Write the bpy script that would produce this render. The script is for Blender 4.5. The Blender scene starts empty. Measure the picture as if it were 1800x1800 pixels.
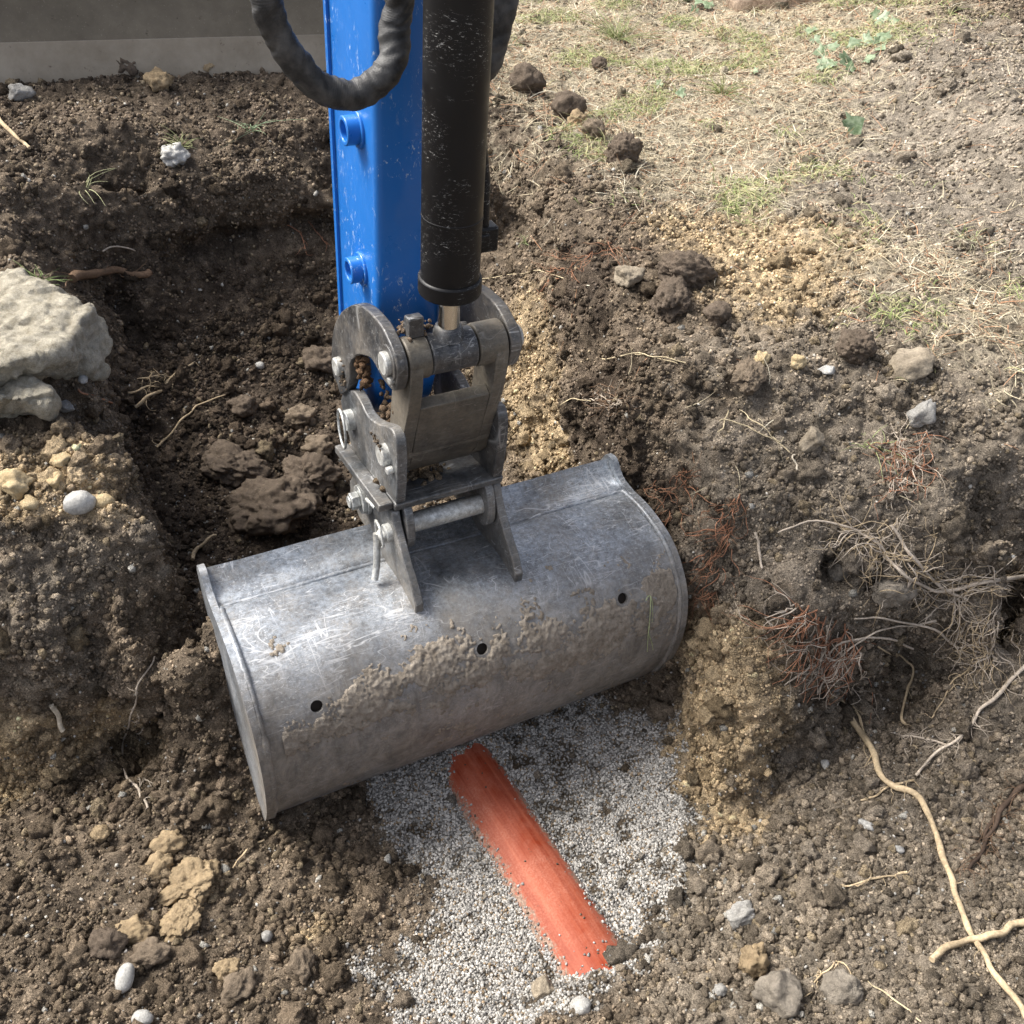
import bpy, bmesh, math, random
import numpy as np
from mathutils import Vector, Matrix
from mathutils.bvhtree import BVHTree
random.seed(7); rng = np.random.default_rng(7)
SC = bpy.context.scene
COL = SC.collection

# ------------------------------------------------------------------ camera, world, sun, exposure
FPX = 1766.0; CAM = np.array([0, 0, 1.05])
RW = np.array([[0.99557237, -0.0939982, 0.0], [0.06258947, 0.66291, -0.74607834], [0.07013002, 0.74277498, 0.66585818]])
cam = bpy.data.cameras.new('camera'); cam_o = bpy.data.objects.new('camera', cam); COL.objects.link(cam_o)
cam.sensor_width = 36; cam.sensor_height = 36; cam.sensor_fit = 'HORIZONTAL'; cam.lens = FPX / 1800 * 36
cam.clip_start = 0.02; cam.clip_end = 200
cam_o.matrix_world = Matrix(((*RW[0], 0), (*RW[1], 0), (*RW[2], CAM[2]), (0, 0, 0, 1)))
SC.camera = cam_o

SUN_AZ = math.atan2(-0.95, 0.20); SUN_EL = math.radians(50)
w = bpy.data.worlds.new('World'); SC.world = w; w.use_nodes = True
nt = w.node_tree; sky = nt.nodes.new('ShaderNodeTexSky'); sky.sky_type = 'NISHITA'; sky.sun_disc = False
sky.sun_elevation = SUN_EL; sky.sun_rotation = SUN_AZ % (2 * math.pi); sky.air_density = 0.55; sky.dust_density = 4.0; sky.ozone_density = 1.0
hs = nt.nodes.new('ShaderNodeHueSaturation'); hs.inputs['Saturation'].default_value = .45      # thin bright cloud: a paler sky
nt.links.new(sky.outputs[0], hs.inputs['Color']); nt.links.new(hs.outputs[0], nt.nodes['Background'].inputs[0]); nt.nodes['Background'].inputs[1].default_value = 0.15
sd = Vector((math.sin(SUN_AZ) * math.cos(SUN_EL), math.cos(SUN_AZ) * math.cos(SUN_EL), math.sin(SUN_EL)))
sun = bpy.data.lights.new('sun', 'SUN'); sun.energy = 2.5; sun.angle = math.radians(24); sun.color = (1, 0.95, 0.86)
sun_o = bpy.data.objects.new('sun', sun); COL.objects.link(sun_o)
sun_o.rotation_euler = sd.to_track_quat('Z', 'Y').to_euler(); sun_o.location = (-3, 3, 5)
SC.view_settings.view_transform = 'Standard'; SC.view_settings.look = 'None'; SC.view_settings.gamma = 1
SC.view_settings.exposure = 1.1
SC.cycles.max_bounces = 5; SC.cycles.diffuse_bounces = 3; SC.cycles.glossy_bounces = 3

# ------------------------------------------------------------------ helpers
def ray(px, py):
    d = RW @ np.array([px - 900, 900 - py, -FPX]); return d / np.linalg.norm(d)
def at(px, py, z):
    d = ray(px, py); return CAM + d * ((z - CAM[2]) / d[2])

def tag(o, label=None, cat=None, group=None, kind=None):
    if label: o['label'] = label
    if cat: o['category'] = cat
    if group: o['group'] = group
    if kind: o['kind'] = kind
    return o
def link(name, me, mat=None, parent=None, smooth=None, bevel=0):
    o = bpy.data.objects.new(name, me); COL.objects.link(o)
    if mat: me.materials.append(mat)
    if parent: o.parent = parent
    if smooth is not None:
        me.shade_smooth(); me.set_sharp_from_angle(angle=math.radians(smooth))
    if bevel:
        b = o.modifiers.new('bevel', 'BEVEL'); b.width = bevel; b.segments = 2; b.limit_method = 'ANGLE'; b.angle_limit = math.radians(38)
    return o
def empty(name, loc=(0, 0, 0), rz=0, parent=None):
    o = bpy.data.objects.new(name, None); COL.objects.link(o); o.location = loc; o.rotation_euler = (0, 0, rz); o.empty_display_size = .05
    if parent: o.parent = parent
    return o
def mesh(name, v, f):
    me = bpy.data.meshes.new(name); me.from_pydata([tuple(map(float, p)) for p in v], [], f); me.update()
    bm = bmesh.new(); bm.from_mesh(me); bmesh.ops.recalc_face_normals(bm, faces=bm.faces); bm.to_mesh(me); bm.free(); return me
def fastmesh(name, V, F, col=None):
    """V (n,3), F (m,k) equal-size faces, col (n,3) linear"""
    me = bpy.data.meshes.new(name); n, m, k = len(V), len(F), F.shape[1]
    me.vertices.add(n); me.vertices.foreach_set('co', V.astype(np.float32).ravel())
    me.loops.add(m * k); me.loops.foreach_set('vertex_index', F.astype(np.int32).ravel())
    me.polygons.add(m); me.polygons.foreach_set('loop_start', np.arange(0, m * k, k, dtype=np.int32))
    me.update(calc_edges=True)
    if col is not None: setcol(me, col)
    return me
def setcol(me, col):
    a = me.attributes.new('Col', 'FLOAT_COLOR', 'POINT')
    a.data.foreach_set('color', np.hstack([col, np.ones((len(col), 1))]).astype(np.float32).ravel())

def _h(ix, iy, iz, s):
    n = (ix * 374761393 + iy * 668265263 + iz * 2147483647 + s * 1274126177) & 0xffffffff
    n = ((n ^ (n >> 13)) * 1274126177) & 0xffffffff
    return n ^ (n >> 16)
def noise(P, f, s=0):
    Q = P * f; I = np.floor(Q).astype(np.int64); Fr = Q - I; U = Fr * Fr * Fr * (Fr * (Fr * 6 - 15) + 10); out = 0
    for dx in (0, 1):
        for dy in (0, 1):
            for dz in (0, 1):
                h = _h(I[:, 0] + dx, I[:, 1] + dy, I[:, 2] + dz, s)
                g = (((h & 255) / 127.5 - 1) * (Fr[:, 0] - dx) + (((h >> 8) & 255) / 127.5 - 1) * (Fr[:, 1] - dy) + (((h >> 16) & 255) / 127.5 - 1) * (Fr[:, 2] - dz))
                out = out + g * (U[:, 0] if dx else 1 - U[:, 0]) * (U[:, 1] if dy else 1 - U[:, 1]) * (U[:, 2] if dz else 1 - U[:, 2])
    return out * 1.25
def sstep(a, b, x): t = np.clip((x - a) / (b - a), 0, 1); return t * t * (3 - 2 * t)
def worley(P, f, s=0):
    Q = P * f; I = np.floor(Q).astype(np.int64); best = np.full(len(P), 9.0); cell = np.zeros(len(P), np.int64)
    for dx in (-1, 0, 1):
        for dy in (-1, 0, 1):
            for dz in (-1, 0, 1):
                h = _h(I[:, 0] + dx, I[:, 1] + dy, I[:, 2] + dz, s)
                d = (I[:, 0] + dx + (h & 255) / 255 - Q[:, 0]) ** 2 + (I[:, 1] + dy + ((h >> 8) & 255) / 255 - Q[:, 1]) ** 2 + (I[:, 2] + dz + ((h >> 16) & 255) / 255 - Q[:, 2]) ** 2
                m = d < best; best[m] = d[m]; cell[m] = (h >> 24)[m]
    return np.sqrt(best), cell / 255.0

# ------------------------------------------------------------------ materials
class NB:
    def __init__(s, name):
        s.m = bpy.data.materials.new(name); s.m.use_nodes = True; s.t = s.m.node_tree; s.b = s.t.nodes['Principled BSDF']
        s.tc = s.t.nodes.new('ShaderNodeTexCoord'); s.vec = s.tc.outputs['Object']
    def n(s, t, **k):
        x = s.t.nodes.new(t)
        for a, v in k.items():
            if isinstance(v, bpy.types.NodeSocket): s.t.links.new(v, x.inputs[a])
            elif a in x.inputs: x.inputs[a].default_value = v
            else: setattr(x, a, v)
        return x
    def noise(s, sc, det=4, rough=.6, dist=0, stretch=None, rot=None):
        v = s.vec
        if stretch or rot:
            mp = s.t.nodes.new('ShaderNodeMapping'); s.t.links.new(v, mp.inputs[0])
            if stretch: mp.inputs['Scale'].default_value = stretch
            if rot: mp.inputs['Rotation'].default_value = rot
            v = mp.outputs[0]
        return s.n('ShaderNodeTexNoise', Vector=v, Scale=sc, Detail=det, Roughness=rough, Distortion=dist).outputs[0]
    def ramp(s, f, *st):
        r = s.t.nodes.new('ShaderNodeValToRGB'); s.t.links.new(f, r.inputs[0]); e = r.color_ramp.elements
        while len(e) < len(st): e.new(.5)
        for i, (p, c) in enumerate(st): e[i].position = p; e[i].color = (c, c, c, 1) if not hasattr(c, '__len__') else (*c, 1)
        return r.outputs[0]
    def mix(s, f, a, b, mode='MIX'):
        x = s.t.nodes.new('ShaderNodeMix'); x.data_type = 'RGBA'; x.blend_type = mode
        for i, v in ((0, f), (6, a), (7, b)):
            if isinstance(v, bpy.types.NodeSocket): s.t.links.new(v, x.inputs[i])
            else: x.inputs[i].default_value = v if i == 0 else (*v, 1)
        return x.outputs[2]
    def math(s, op, a, b=0.0):
        x = s.t.nodes.new('ShaderNodeMath'); x.operation = op
        for i, v in ((0, a), (1, b)):
            if isinstance(v, bpy.types.NodeSocket): s.t.links.new(v, x.inputs[i])
            else: x.inputs[i].default_value = v
        return x.outputs[0]
    def attr(s, name='Col'): return s.n('ShaderNodeAttribute', attribute_name=name).outputs['Color']
    def bump(s, h, st=.5, d=.002, prev=None):
        x = s.n('ShaderNodeBump', Height=h, Strength=st, Distance=d)
        if prev: s.t.links.new(prev, x.inputs['Normal'])
        s.t.links.new(x.outputs[0], s.b.inputs['Normal']); return x.outputs[0]
    def set(s, **k):
        mp = dict(color='Base Color', rough='Roughness', metal='Metallic', spec='Specular IOR Level', coat='Coat Weight')
        for a, v in k.items():
            i = s.b.inputs[mp[a]]
            if isinstance(v, bpy.types.NodeSocket): s.t.links.new(v, i)
            else: i.default_value = (*v, 1) if hasattr(v, '__len__') else v
        return s.m

def soil_mat(name, sc=1.0, speck=True):
    b = NB(name); c = b.attr()
    c = b.mix(1, c, b.ramp(b.noise(60 * sc, 6, .65), (.3, .62), (.7, 1.4)), 'MULTIPLY')
    c = b.mix(1, c, b.ramp(b.noise(420 * sc, 3, .6), (.32, .45), (.68, 1.5)), 'MULTIPLY')
    if speck:
        v = b.n('ShaderNodeTexVoronoi', Vector=b.vec, Scale=170 * sc)
        pick = b.math('GREATER_THAN', b.n('ShaderNodeSeparateColor', Color=v.outputs['Color']).outputs[0], .985)
        near = b.math('LESS_THAN', v.outputs['Distance'], .34)
        c = b.mix(b.math('MULTIPLY', pick, near), c, (.42, .39, .33))
    h1 = b.noise(130 * sc, 5, .7); h2 = b.noise(650, 3, .6)
    n1 = b.bump(h1, 1, .009); b.bump(h2, 1, .003, n1)
    return b.set(color=c, rough=.95, spec=.12)
M_SOIL = soil_mat('soil')
M_CLOD = soil_mat('soil_clod', 1.2, False)
def stone_mat(name, c1, c2, sc=25, rough=.8, bump=.5):
    b = NB(name)
    c = b.mix(b.ramp(b.noise(sc, 6, .7), (.35, 0.), (.65, 1.)), c1, c2)
    c = b.mix(1, c, b.ramp(b.noise(sc * 9, 4, .7), (.3, .7), (.7, 1.25)), 'MULTIPLY')
    n1 = b.bump(b.noise(sc * 3, 6, .7), bump, .008); b.bump(b.noise(sc * 16, 4, .7), bump, .002, n1)
    return b.set(color=c, rough=rough, spec=.3)
M_SLAB = stone_mat('pale_slab', (.36, .32, .24), (.62, .57, .46), 55, .95, 1.0)
M_ROCK = stone_mat('brown_rock', (.20, .165, .12), (.33, .28, .21), 30)
M_PEB = stone_mat('white_pebble', (.26, .255, .24), (.50, .49, .46), 40, .55, .25)
M_YEL = stone_mat('yellow_stone', (.38, .28, .15), (.52, .42, .26), 40, .85)
M_GREY = stone_mat('grey_stone', (.24, .23, .21), (.36, .35, .33), 40, .8)
def gravel_mat():
    b = NB('gravel'); c = b.mix(1, b.attr(), b.ramp(b.noise(500, 2, .5), (.3, .8), (.7, 1.15)), 'MULTIPLY')
    return b.set(color=c, rough=.75, spec=.3)
M_GRAV = gravel_mat()
def attr_mat(name, rough=.7, sheen=False):
    b = NB(name); c = b.mix(1, b.attr(), b.ramp(b.noise(200, 2, .5), (.3, .75), (.7, 1.2)), 'MULTIPLY')
    return b.set(color=c, rough=rough, spec=.25)
M_STRAW = attr_mat('straw', .75)
M_ROOTS = attr_mat('root_bark', .85)

def steel_mat(name, base, dust=(.25, .215, .17), dustamt=.5, metal=.55, scr=1.0, rough=.42, wear=(.55, .56, .57), grad=False, edge=False):
    """dark worn steel with pale contour scratches, scuffs and dried dust"""
    b = NB(name)
    c = b.mix(b.ramp(b.noise(9, 6, .65), (.35, 0.), (.7, 1.)), tuple(x * .7 for x in base), tuple(x * 2.1 for x in base))
    c = b.mix(1, c, b.ramp(b.noise(110, 7, .8), (.36, .55), (.62, 1.5)), 'MULTIPLY')
    sc = None
    for (s_, st, ro, dist) in ((3.2, (1, 9, 9), (.2, .1, .35), .25), (4, (1, 10, 10), (0.3, .2, 1.15), .2), (3.5, (8, 1, 1), (.2, .4, -.5), .3), (5, (1, 7, 7), (0.7, 0, -.25), .5), (8, (1, 2, 2), (0, 0, .8), .6)):
        nn = b.noise(s_, 2, .5, dist, st, ro)
        ln = b.ramp(b.math('ABSOLUTE', b.math('SUBTRACT', nn, .5)), (0., 1.), (.006, 0.))
        msk = b.ramp(b.noise(s_ * 2.1 + 3, 2, .5), (.5, 0.), (.6, 1.))
        ln = b.math('MULTIPLY', ln, msk)
        sc = ln if sc is None else b.math('MAXIMUM', sc, ln)
    scuff = b.math('MULTIPLY', b.ramp(b.noise(90, 6, .75, 1, (1, 3, 1)), (.56, 0.), (.64, 1.)), b.ramp(b.noise(8, 3, .6), (.42, 0.), (.62, 1.)))
    sc = b.math('MAXIMUM', sc, scuff)
    if edge:
        bv = b.n('ShaderNodeBevel', Radius=.0045, samples=4); ge = b.n('ShaderNodeNewGeometry')
        dt = b.n('ShaderNodeVectorMath', operation='DOT_PRODUCT'); b.t.links.new(bv.outputs[0], dt.inputs[0]); b.t.links.new(ge.outputs['Normal'], dt.inputs[1])
        ew = b.math('MULTIPLY', b.ramp(dt.outputs['Value'], (.80, 1.), (.97, 0.)), b.ramp(b.noise(70, 5, .8), (.42, .0), (.58, 1.))); sc = b.math('MAXIMUM', sc, ew)
    if grad: sc = b.math('MAXIMUM', sc, b.math('MULTIPLY', b.ramp(b.noise(210, 5, .8, .8), (.55, 0.), (.62, .8)), b.ramp(b.noise(10, 4, .6), (.4, 0.), (.58, 1.))))
    c = b.mix(b.math('MULTIPLY', sc, .75 * scr), c, wear)
    d = b.math('MULTIPLY', b.ramp(b.noise(6, 8, .7), (.5 - .3 * dustamt, 0.), (.85 - .3 * dustamt, 1.)), b.ramp(b.noise(160, 4, .8), (.3, .35), (.6, 1.)))
    if grad:
        z = b.n('ShaderNodeSeparateXYZ', Vector=b.vec).outputs[1]; zz = b.math('ADD', z, b.math('MULTIPLY', b.noise(7, 4, .6), .12))
        d = b.math('MAXIMUM', b.math('MULTIPLY', d, .75), b.math('MULTIPLY', b.ramp(b.math('MULTIPLY', zz, -1), (.10, 0.), (.24, .85)), b.ramp(b.noise(120, 5, .8), (.25, .7), (.6, 1.))))
        dust = b.mix(b.ramp(b.noise(34, 7, .8, .5, (1, 1, .5)), (.38, 0.), (.62, 1.)), (.12, .10, .075), (.30, .26, .21))
    c = b.mix(d, c, dust)
    b.set(metal=b.ramp(d, (0, metal), (.8, .05)), rough=b.math('ADD', b.math('MULTIPLY', d, .35), b.ramp(b.noise(40, 4, .6), (.3, rough - .08), (.7, rough + .12))))
    n1 = b.bump(b.noise(45, 5, .65), .25, .002); b.bump(b.noise(500, 2, .6), .25, .0006, n1)
    return b.set(color=c, spec=.5)
M_BUCKET = steel_mat('bucket_steel', (.16, .18, .205), dustamt=.5, metal=.7, scr=1.2, rough=.38, wear=(.72, .74, .77), grad=True)
M_BLACK = steel_mat('worn_black_steel', (.04, .042, .046), dustamt=.3, metal=.5, scr=1, wear=(.5, .5, .49), edge=True)
M_LINK = steel_mat('dusty_link_steel', (.06, .057, .05), dust=(.20, .165, .12), dustamt=.6, metal=.4, scr=.6, wear=(.42, .4, .36), edge=True)
M_EAR = steel_mat('bucket_ear_steel', (.07, .075, .08), dust=(.26, .225, .18), dustamt=.42, metal=.5, scr=.9, edge=True)
M_PIN = steel_mat('zinc_pin_steel', (.38, .39, .38), dust=(.26, .22, .165), dustamt=.45, metal=.55, scr=.4, rough=.38, wear=(.7, .7, .7))
def paint_mat(name, c0, rough, wear, wamt, metal=0, st=(1, 1, .45)):
    b = NB(name)
    c = b.mix(b.ramp(b.noise(3, 4, .6, 0, (1, 1, .25)), (.35, 0.), (.65, 1.)), c0, tuple(x * .82 for x in c0))
    ch = b.math('MULTIPLY', b.ramp(b.noise(120, 6, .8, .8, st), (.62 - wamt * .1, 0.), (.66 - wamt * .1, 1.)), b.ramp(b.noise(9, 3, .6), (.5 - wamt * .12, 0.), (.62 - wamt * .12, 1.)))
    c = b.mix(ch, c, wear)
    d = b.ramp(b.noise(14, 8, .75, .6), (.6, 0.), (.78, .6))
    d = b.math('MULTIPLY', d, .4); c = b.mix(d, c, (.2, .18, .15)) if name != 'blue_paint' else b.mix(b.ramp(b.noise(14, 8, .75, .6), (.66, 0.), (.8, .5)), c, (.2, .24, .28))
    b.bump(b.noise(70, 3, .5), .12, .001)
    return b.set(color=c, rough=b.math('ADD', b.math('MULTIPLY', ch, .3), b.ramp(b.noise(25, 4, .6), (.3, rough - .08), (.7, rough + .1))), metal=metal, coat=.15 if name == 'blue_paint' else 0., spec=.5 if name == 'blue_paint' else .32)
M_BLUE = paint_mat('blue_paint', (.018, .165, .55), .34, (.45, .55, .66), .35)
M_CYL = paint_mat('black_cylinder_paint', (.007, .007, .008), .44, (.5, .5, .48), .3, st=(1, 1, 3.2))
M_CHROME = NB('chrome_rod').set(color=(.78, .77, .74), metal=1.0, rough=.16)
def hose_mat():
    b = NB('hose_sleeve'); wv = b.n('ShaderNodeTexNoise', Vector=b.vec, Scale=60, Detail=5).outputs[0]
    c = b.mix(b.ramp(wv, (.4, 0.), (.7, 1.)), (.02, .021, .023), (.075, .074, .073))
    c = b.mix(b.ramp(b.noise(22, 7, .8), (.6, 0.), (.8, .7)), c, (.2, .175, .14))
    b.bump(b.noise(420, 3, .7), .5, .0012); return b.set(color=c, rough=.55, spec=.5)
M_HOSE = hose_mat()
M_RUBBER = NB('black_rubber').set(color=(.012, .012, .012), rough=.45)
def mud_mat():
    b = NB('dried_mud'); c = b.mix(b.ramp(b.noise(55, 6, .7), (.35, 0.), (.65, 1.)), (.22, .185, .145), (.40, .35, .29))
    n1 = b.bump(b.noise(150, 6, .75), .9, .004); b.bump(b.noise(600, 3, .6), .6, .001, n1); return b.set(color=c, rough=.95, spec=.1)
M_MUD = mud_mat()
M_HOLE_SHADE = NB('hole_shade').set(color=(.03, .022, .016), rough=.9)  # near-black colour standing in for the shade inside the drain holes
SIDE = 0
def pipe_mat():
    b = NB('orange_pipe')
    stre = b.noise(75, 6, .7, .2, (1, 1, .035)); 
    c = b.mix(b.ramp(stre, (.38, 0.), (.66, 1.)), (.22, .028, .007), (.36, .085, .04))
    dusty = b.math('MULTIPLY', b.ramp(b.noise(9, 6, .7), (.38, 0.), (.6, 1.)), b.ramp(b.noise(300, 4, .8), (.4, .2), (.6, 1.)))
    c = b.mix(b.math('MULTIPLY', dusty, .5), c, (.52, .24, .17))
    c = b.mix(b.ramp(b.noise(230, 3, .6), (.69, 0.), (.72, 1.)), c, (.09, .06, .04))
    ax_ = b.math('ABSOLUTE', b.n('ShaderNodeSeparateXYZ', Vector=b.vec).outputs[SIDE]); ed = b.ramp(b.math('ADD', b.math('MULTIPLY', ax_, 12.5), b.math('MULTIPLY', b.math('SUBTRACT', b.noise(70, 9, .9), .5), 1.5)), (.62, 0.), (.67, .95))
    c = b.mix(ed, c, b.mix(b.ramp(b.noise(260, 4, .8), (.4, 0.), (.6, 1.)), (.13, .095, .068), (.36, .26, .20)))
    b.bump(b.noise(60, 5, .7, 0, (1, 1, .1)), .15, .001)
    return b.set(color=c, rough=b.ramp(dusty, (0, .55), (1, .85)), spec=.3)
M_PIPE = pipe_mat()
def blade_mat():
    b = NB('muddy_blade_steel'); c = b.mix(b.ramp(b.noise(5, 7, .7), (.35, 0.), (.65, 1.)), (.13, .112, .085), (.21, .183, .14))
    c = b.mix(b.ramp(b.noise(26, 6, .75), (.62, 0.), (.68, .8)), c, (.05, .037, .027))
    c = b.mix(b.ramp(b.noise(240, 3, .6), (.66, 0.), (.7, .7)), c, (.33, .29, .23))
    b.bump(b.noise(90, 6, .75), .5, .003); return b.set(color=c, rough=.85, spec=.25)
M_BLADE = blade_mat()
def blade_edge_mat():
    b = NB('pale_blade_edge'); c = b.mix(b.ramp(b.noise(6, 7, .7), (.35, 0.), (.65, 1.)), (.24, .205, .155), (.36, .315, .25))
    c = b.mix(b.ramp(b.noise(40, 6, .75), (.62, 0.), (.7, .8)), c, (.12, .09, .065))
    b.bump(b.noise(120, 6, .75), .5, .002); return b.set(color=c, rough=.8, spec=.3)
M_EDGE = blade_edge_mat()
def bark_mat():
    b = NB('bark'); c = b.mix(b.ramp(b.noise(22, 6, .7, .5, (1, 1, .2)), (.35, 0.), (.65, 1.)), (.13, .09, .06), (.36, .28, .21))
    b.bump(b.noise(22, 6, .7, .5, (1, 1, .2)), 1, .02); return b.set(color=c, rough=.9, spec=.1)
M_BARK = bark_mat()
def leaf_mat():
    b = NB('ivy_leaf'); c = b.mix(b.ramp(b.noise(60, 3, .6), (.4, 0.), (.65, 1.)), (.10, .15, .07), (.26, .32, .20))
    return b.set(color=c, rough=.45, spec=.5)
M_LEAF = leaf_mat()
M_VEIN = NB('leaf_vein').set(color=(.32, .38, .24), rough=.6)

# ------------------------------------------------------------------ terrain height field from survey lines (position and height along each break of slope)
TH = math.radians(30.3); UV = np.array([math.cos(TH), math.sin(TH), 0]); VV = np.array([UV[1], -UV[0], 0]); ORG = np.array([-0.16700, 1.38565, -0.2])
def uvz(u, v, z): return np.array([ORG[0] + u * UV[0] + v * VV[0], ORG[1] + u * UV[1] + v * VV[1], z])
X0, Y0, ST = -2.9, -0.5, 0.03; NX = NY = 200
S = []                                                  # survey lines: lists of (x, y, z)
def line(*p): S.append([at(*q) for q in p])
def lineu(*p): S.append([uvz(*q) for q in p])
# left bank: top edge beside the trench, shoulder, face, foot
line((150, 560, .0), (185, 620, -.03), (215, 690, -.05), (250, 755, -.06), (285, 835, -.08), (312, 900, -.11), (335, 960, -.15), (350, 1020, -.2), (358, 1080, -.26), (365, 1160, -.34), (368, 1240, -.44))
line((-250, 930, -.09), (0, 920, -.12), (100, 900, -.115), (200, 880, -.105), (300, 900, -.11))
line((-300, 1080, -.18), (0, 1080, -.21), (180, 1080, -.215), (300, 1080, -.22), (355, 1090, -.26))
line((-300, 1250, -.42), (0, 1250, -.44), (150, 1245, -.44), (300, 1240, -.44), (366, 1250, -.45))
line((-300, 1360, -.585), (0, 1375, -.61), (150, 1370, -.62), (290, 1340, -.63), (375, 1300, -.63))
line((-300, 740, -.04), (0, 750, -.07), (150, 760, -.06), (240, 770, -.07))
line((-300, 560, .0), (0, 600, -.02), (150, 600, -.01))
line((-300, 430, .03), (0, 440, .02), (110, 490, .01), (150, 555, .0))
line((-300, 250, .06), (0, 300, .05), (120, 330, .0))
# trench floor and wall feet (trench runs along v)
lineu((-.425, .02, -.63), (-.425, -.2, -.59), (-.43, -.5, -.54), (-.45, -.8, -.5))
lineu((.40, .35, -.62), (.41, .1, -.6), (.41, -.2, -.57), (.40, -.5, -.53), (.37, -.9, -.47), (.33, -1.2, -.42))
lineu((0, .3, -.63), (0, 0, -.6), (0, -.4, -.56), (-.05, -.7, -.52))
line((260, 640, -.40), (420, 640, -.42), (590, 640, -.44))
line((330, 760, -.45), (590, 760, -.48))
line((170, 470, -.14), (190, 520, -.26), (240, 590, -.34))
line((330, 520, -.31), (430, 500, -.32), (590, 500, -.34))
line((200, 425, -.18), (300, 435, -.22), (420, 425, -.225), (590, 400, -.2), (720, 395, -.2), (850, 400, -.22))
line((90, 330, .0), (180, 320, -.02), (260, 320, -.035), (400, 305, -.04), (560, 300, -.04), (720, 300, -.03), (860, 300, -.02))
line((-300, 190, .04), (0, 215, .04), (150, 220, .06), (300, 230, .02), (450, 225, .0), (590, 215, .0), (740, 215, .0), (880, 215, .0))
line((-400, 125, .03), (0, 135, .03), (120, 140, .02), (200, 128, .04), (330, 138, .03), (460, 128, .04), (600, 135, .03), (740, 140, .03), (850, 150, .05))
line((-400, 70, -.04), (0, 85, -.04), (300, 80, -.04), (600, 60, .02), (800, 60, .02))
# right bank: shoulder beside the trench, wall, face with the roots, foot
line((880, 185, .04), (940, 240, .03), (985, 330, .02), (1010, 420, .01), (1050, 510, .0), (1095, 600, -.02), (1150, 690, -.04), (1205, 770, -.07), (1260, 840, -.1), (1300, 880, -.12))
line((900, 420, -.18), (950, 560, -.16), (1010, 690, -.19), (1090, 800, -.21), (1180, 900, -.22), (1235, 990, -.23))
line((1300, 880, -.12), (1400, 890, -.12), (1500, 885, -.1), (1600, 850, -.07), (1700, 810, -.05), (1800, 790, -.04), (2100, 700, .0))
line((1235, 990, -.23), (1300, 1030, -.175), (1400, 1040, -.19), (1500, 1030, -.19), (1650, 985, -.17), (1800, 955, -.15), (2100, 850, -.10))
line((1215, 1110, -.38), (1295, 1150, -.33), (1350, 1180, -.34), (1450, 1150, -.345), (1550, 1110, -.32), (1700, 1050, -.30), (1800, 1010, -.285), (2100, 900, -.25))
line((1190, 1200, -.58), (1200, 1320, -.6), (1225, 1440, -.62))
line((1225, 1440, -.62), (1330, 1440, -.61), (1380, 1340, -.6), (1480, 1275, -.57), (1650, 1195, -.53), (1800, 1110, -.5), (2100, 1000, -.45))
line((1232, 1240, -.46), (1315, 1310, -.46), (1355, 1275, -.46), (1450, 1225, -.465))
# foreground floor
line((620, 1400, -.63), (730, 1340, -.61), (810, 1295, -.58), (860, 1290, -.6), (950, 1300, -.63), (1170, 1250, -.62))
line((930, 1725, -.634), (1000, 1722, -.636), (1080, 1680, -.636))
line((930, 1762, -.60), (1010, 1752, -.575), (1105, 1712, -.572))
line((480, 1450, -.62), (600, 1500, -.625), (800, 1480, -.63), (980, 1420, -.63), (1180, 1400, -.63))
line((-300, 1450, -.54), (0, 1500, -.56), (200, 1500, -.56), (400, 1560, -.585), (560, 1640, -.61), (820, 1620, -.63), (930, 1620, -.63), (1050, 1560, -.63), (1200, 1600, -.62))
line((-300, 1750, -.48), (0, 1800, -.51), (300, 1790, -.53), (600, 1790, -.58), (900, 1790, -.60), (1010, 1770, -.578), (1100, 1745, -.572), (1250, 1700, -.56), (1450, 1700, -.52), (1800, 1700, -.48), (2100, 1700, -.45))
line((1250, 1560, -.59), (1450, 1500, -.55), (1800, 1400, -.50), (2100, 1300, -.46))
line((0, 2100, -.44), (600, 2100, -.48), (1200, 2100, -.46), (1800, 2000, -.42))
line((1100, 1830, -.53), (1380, 1770, -.50), (1600, 1800, -.47))
# natural ground
line((940, 120, .01), (1150, 250, .01), (1300, 380, .0), (1450, 560, .0), (1800, 640, .02), (2100, 600, .05))
line((900, -30, .02), (1200, -30, .03), (1450, -20, .08), (1650, -30, .16), (1900, -30, .3))
line((1200, 470, .02), (1300, 450, .035), (1420, 480, .03), (1500, 530, .02))
line((1500, 80, .1), (1560, 200, .08), (1680, 330, .07), (1800, 430, .08))
line((1650, 60, .2), (1800, 200, .2), (2000, 300, .2))
line((1130, 640, .0), (1250, 620, .01), (1500, 640, .01), (1650, 700, .0))
line((1000, 90, .01), (1300, 120, .03))
line((1640, 870, -.07), (1720, 895, -.055), (1830, 895, -.05))

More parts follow.
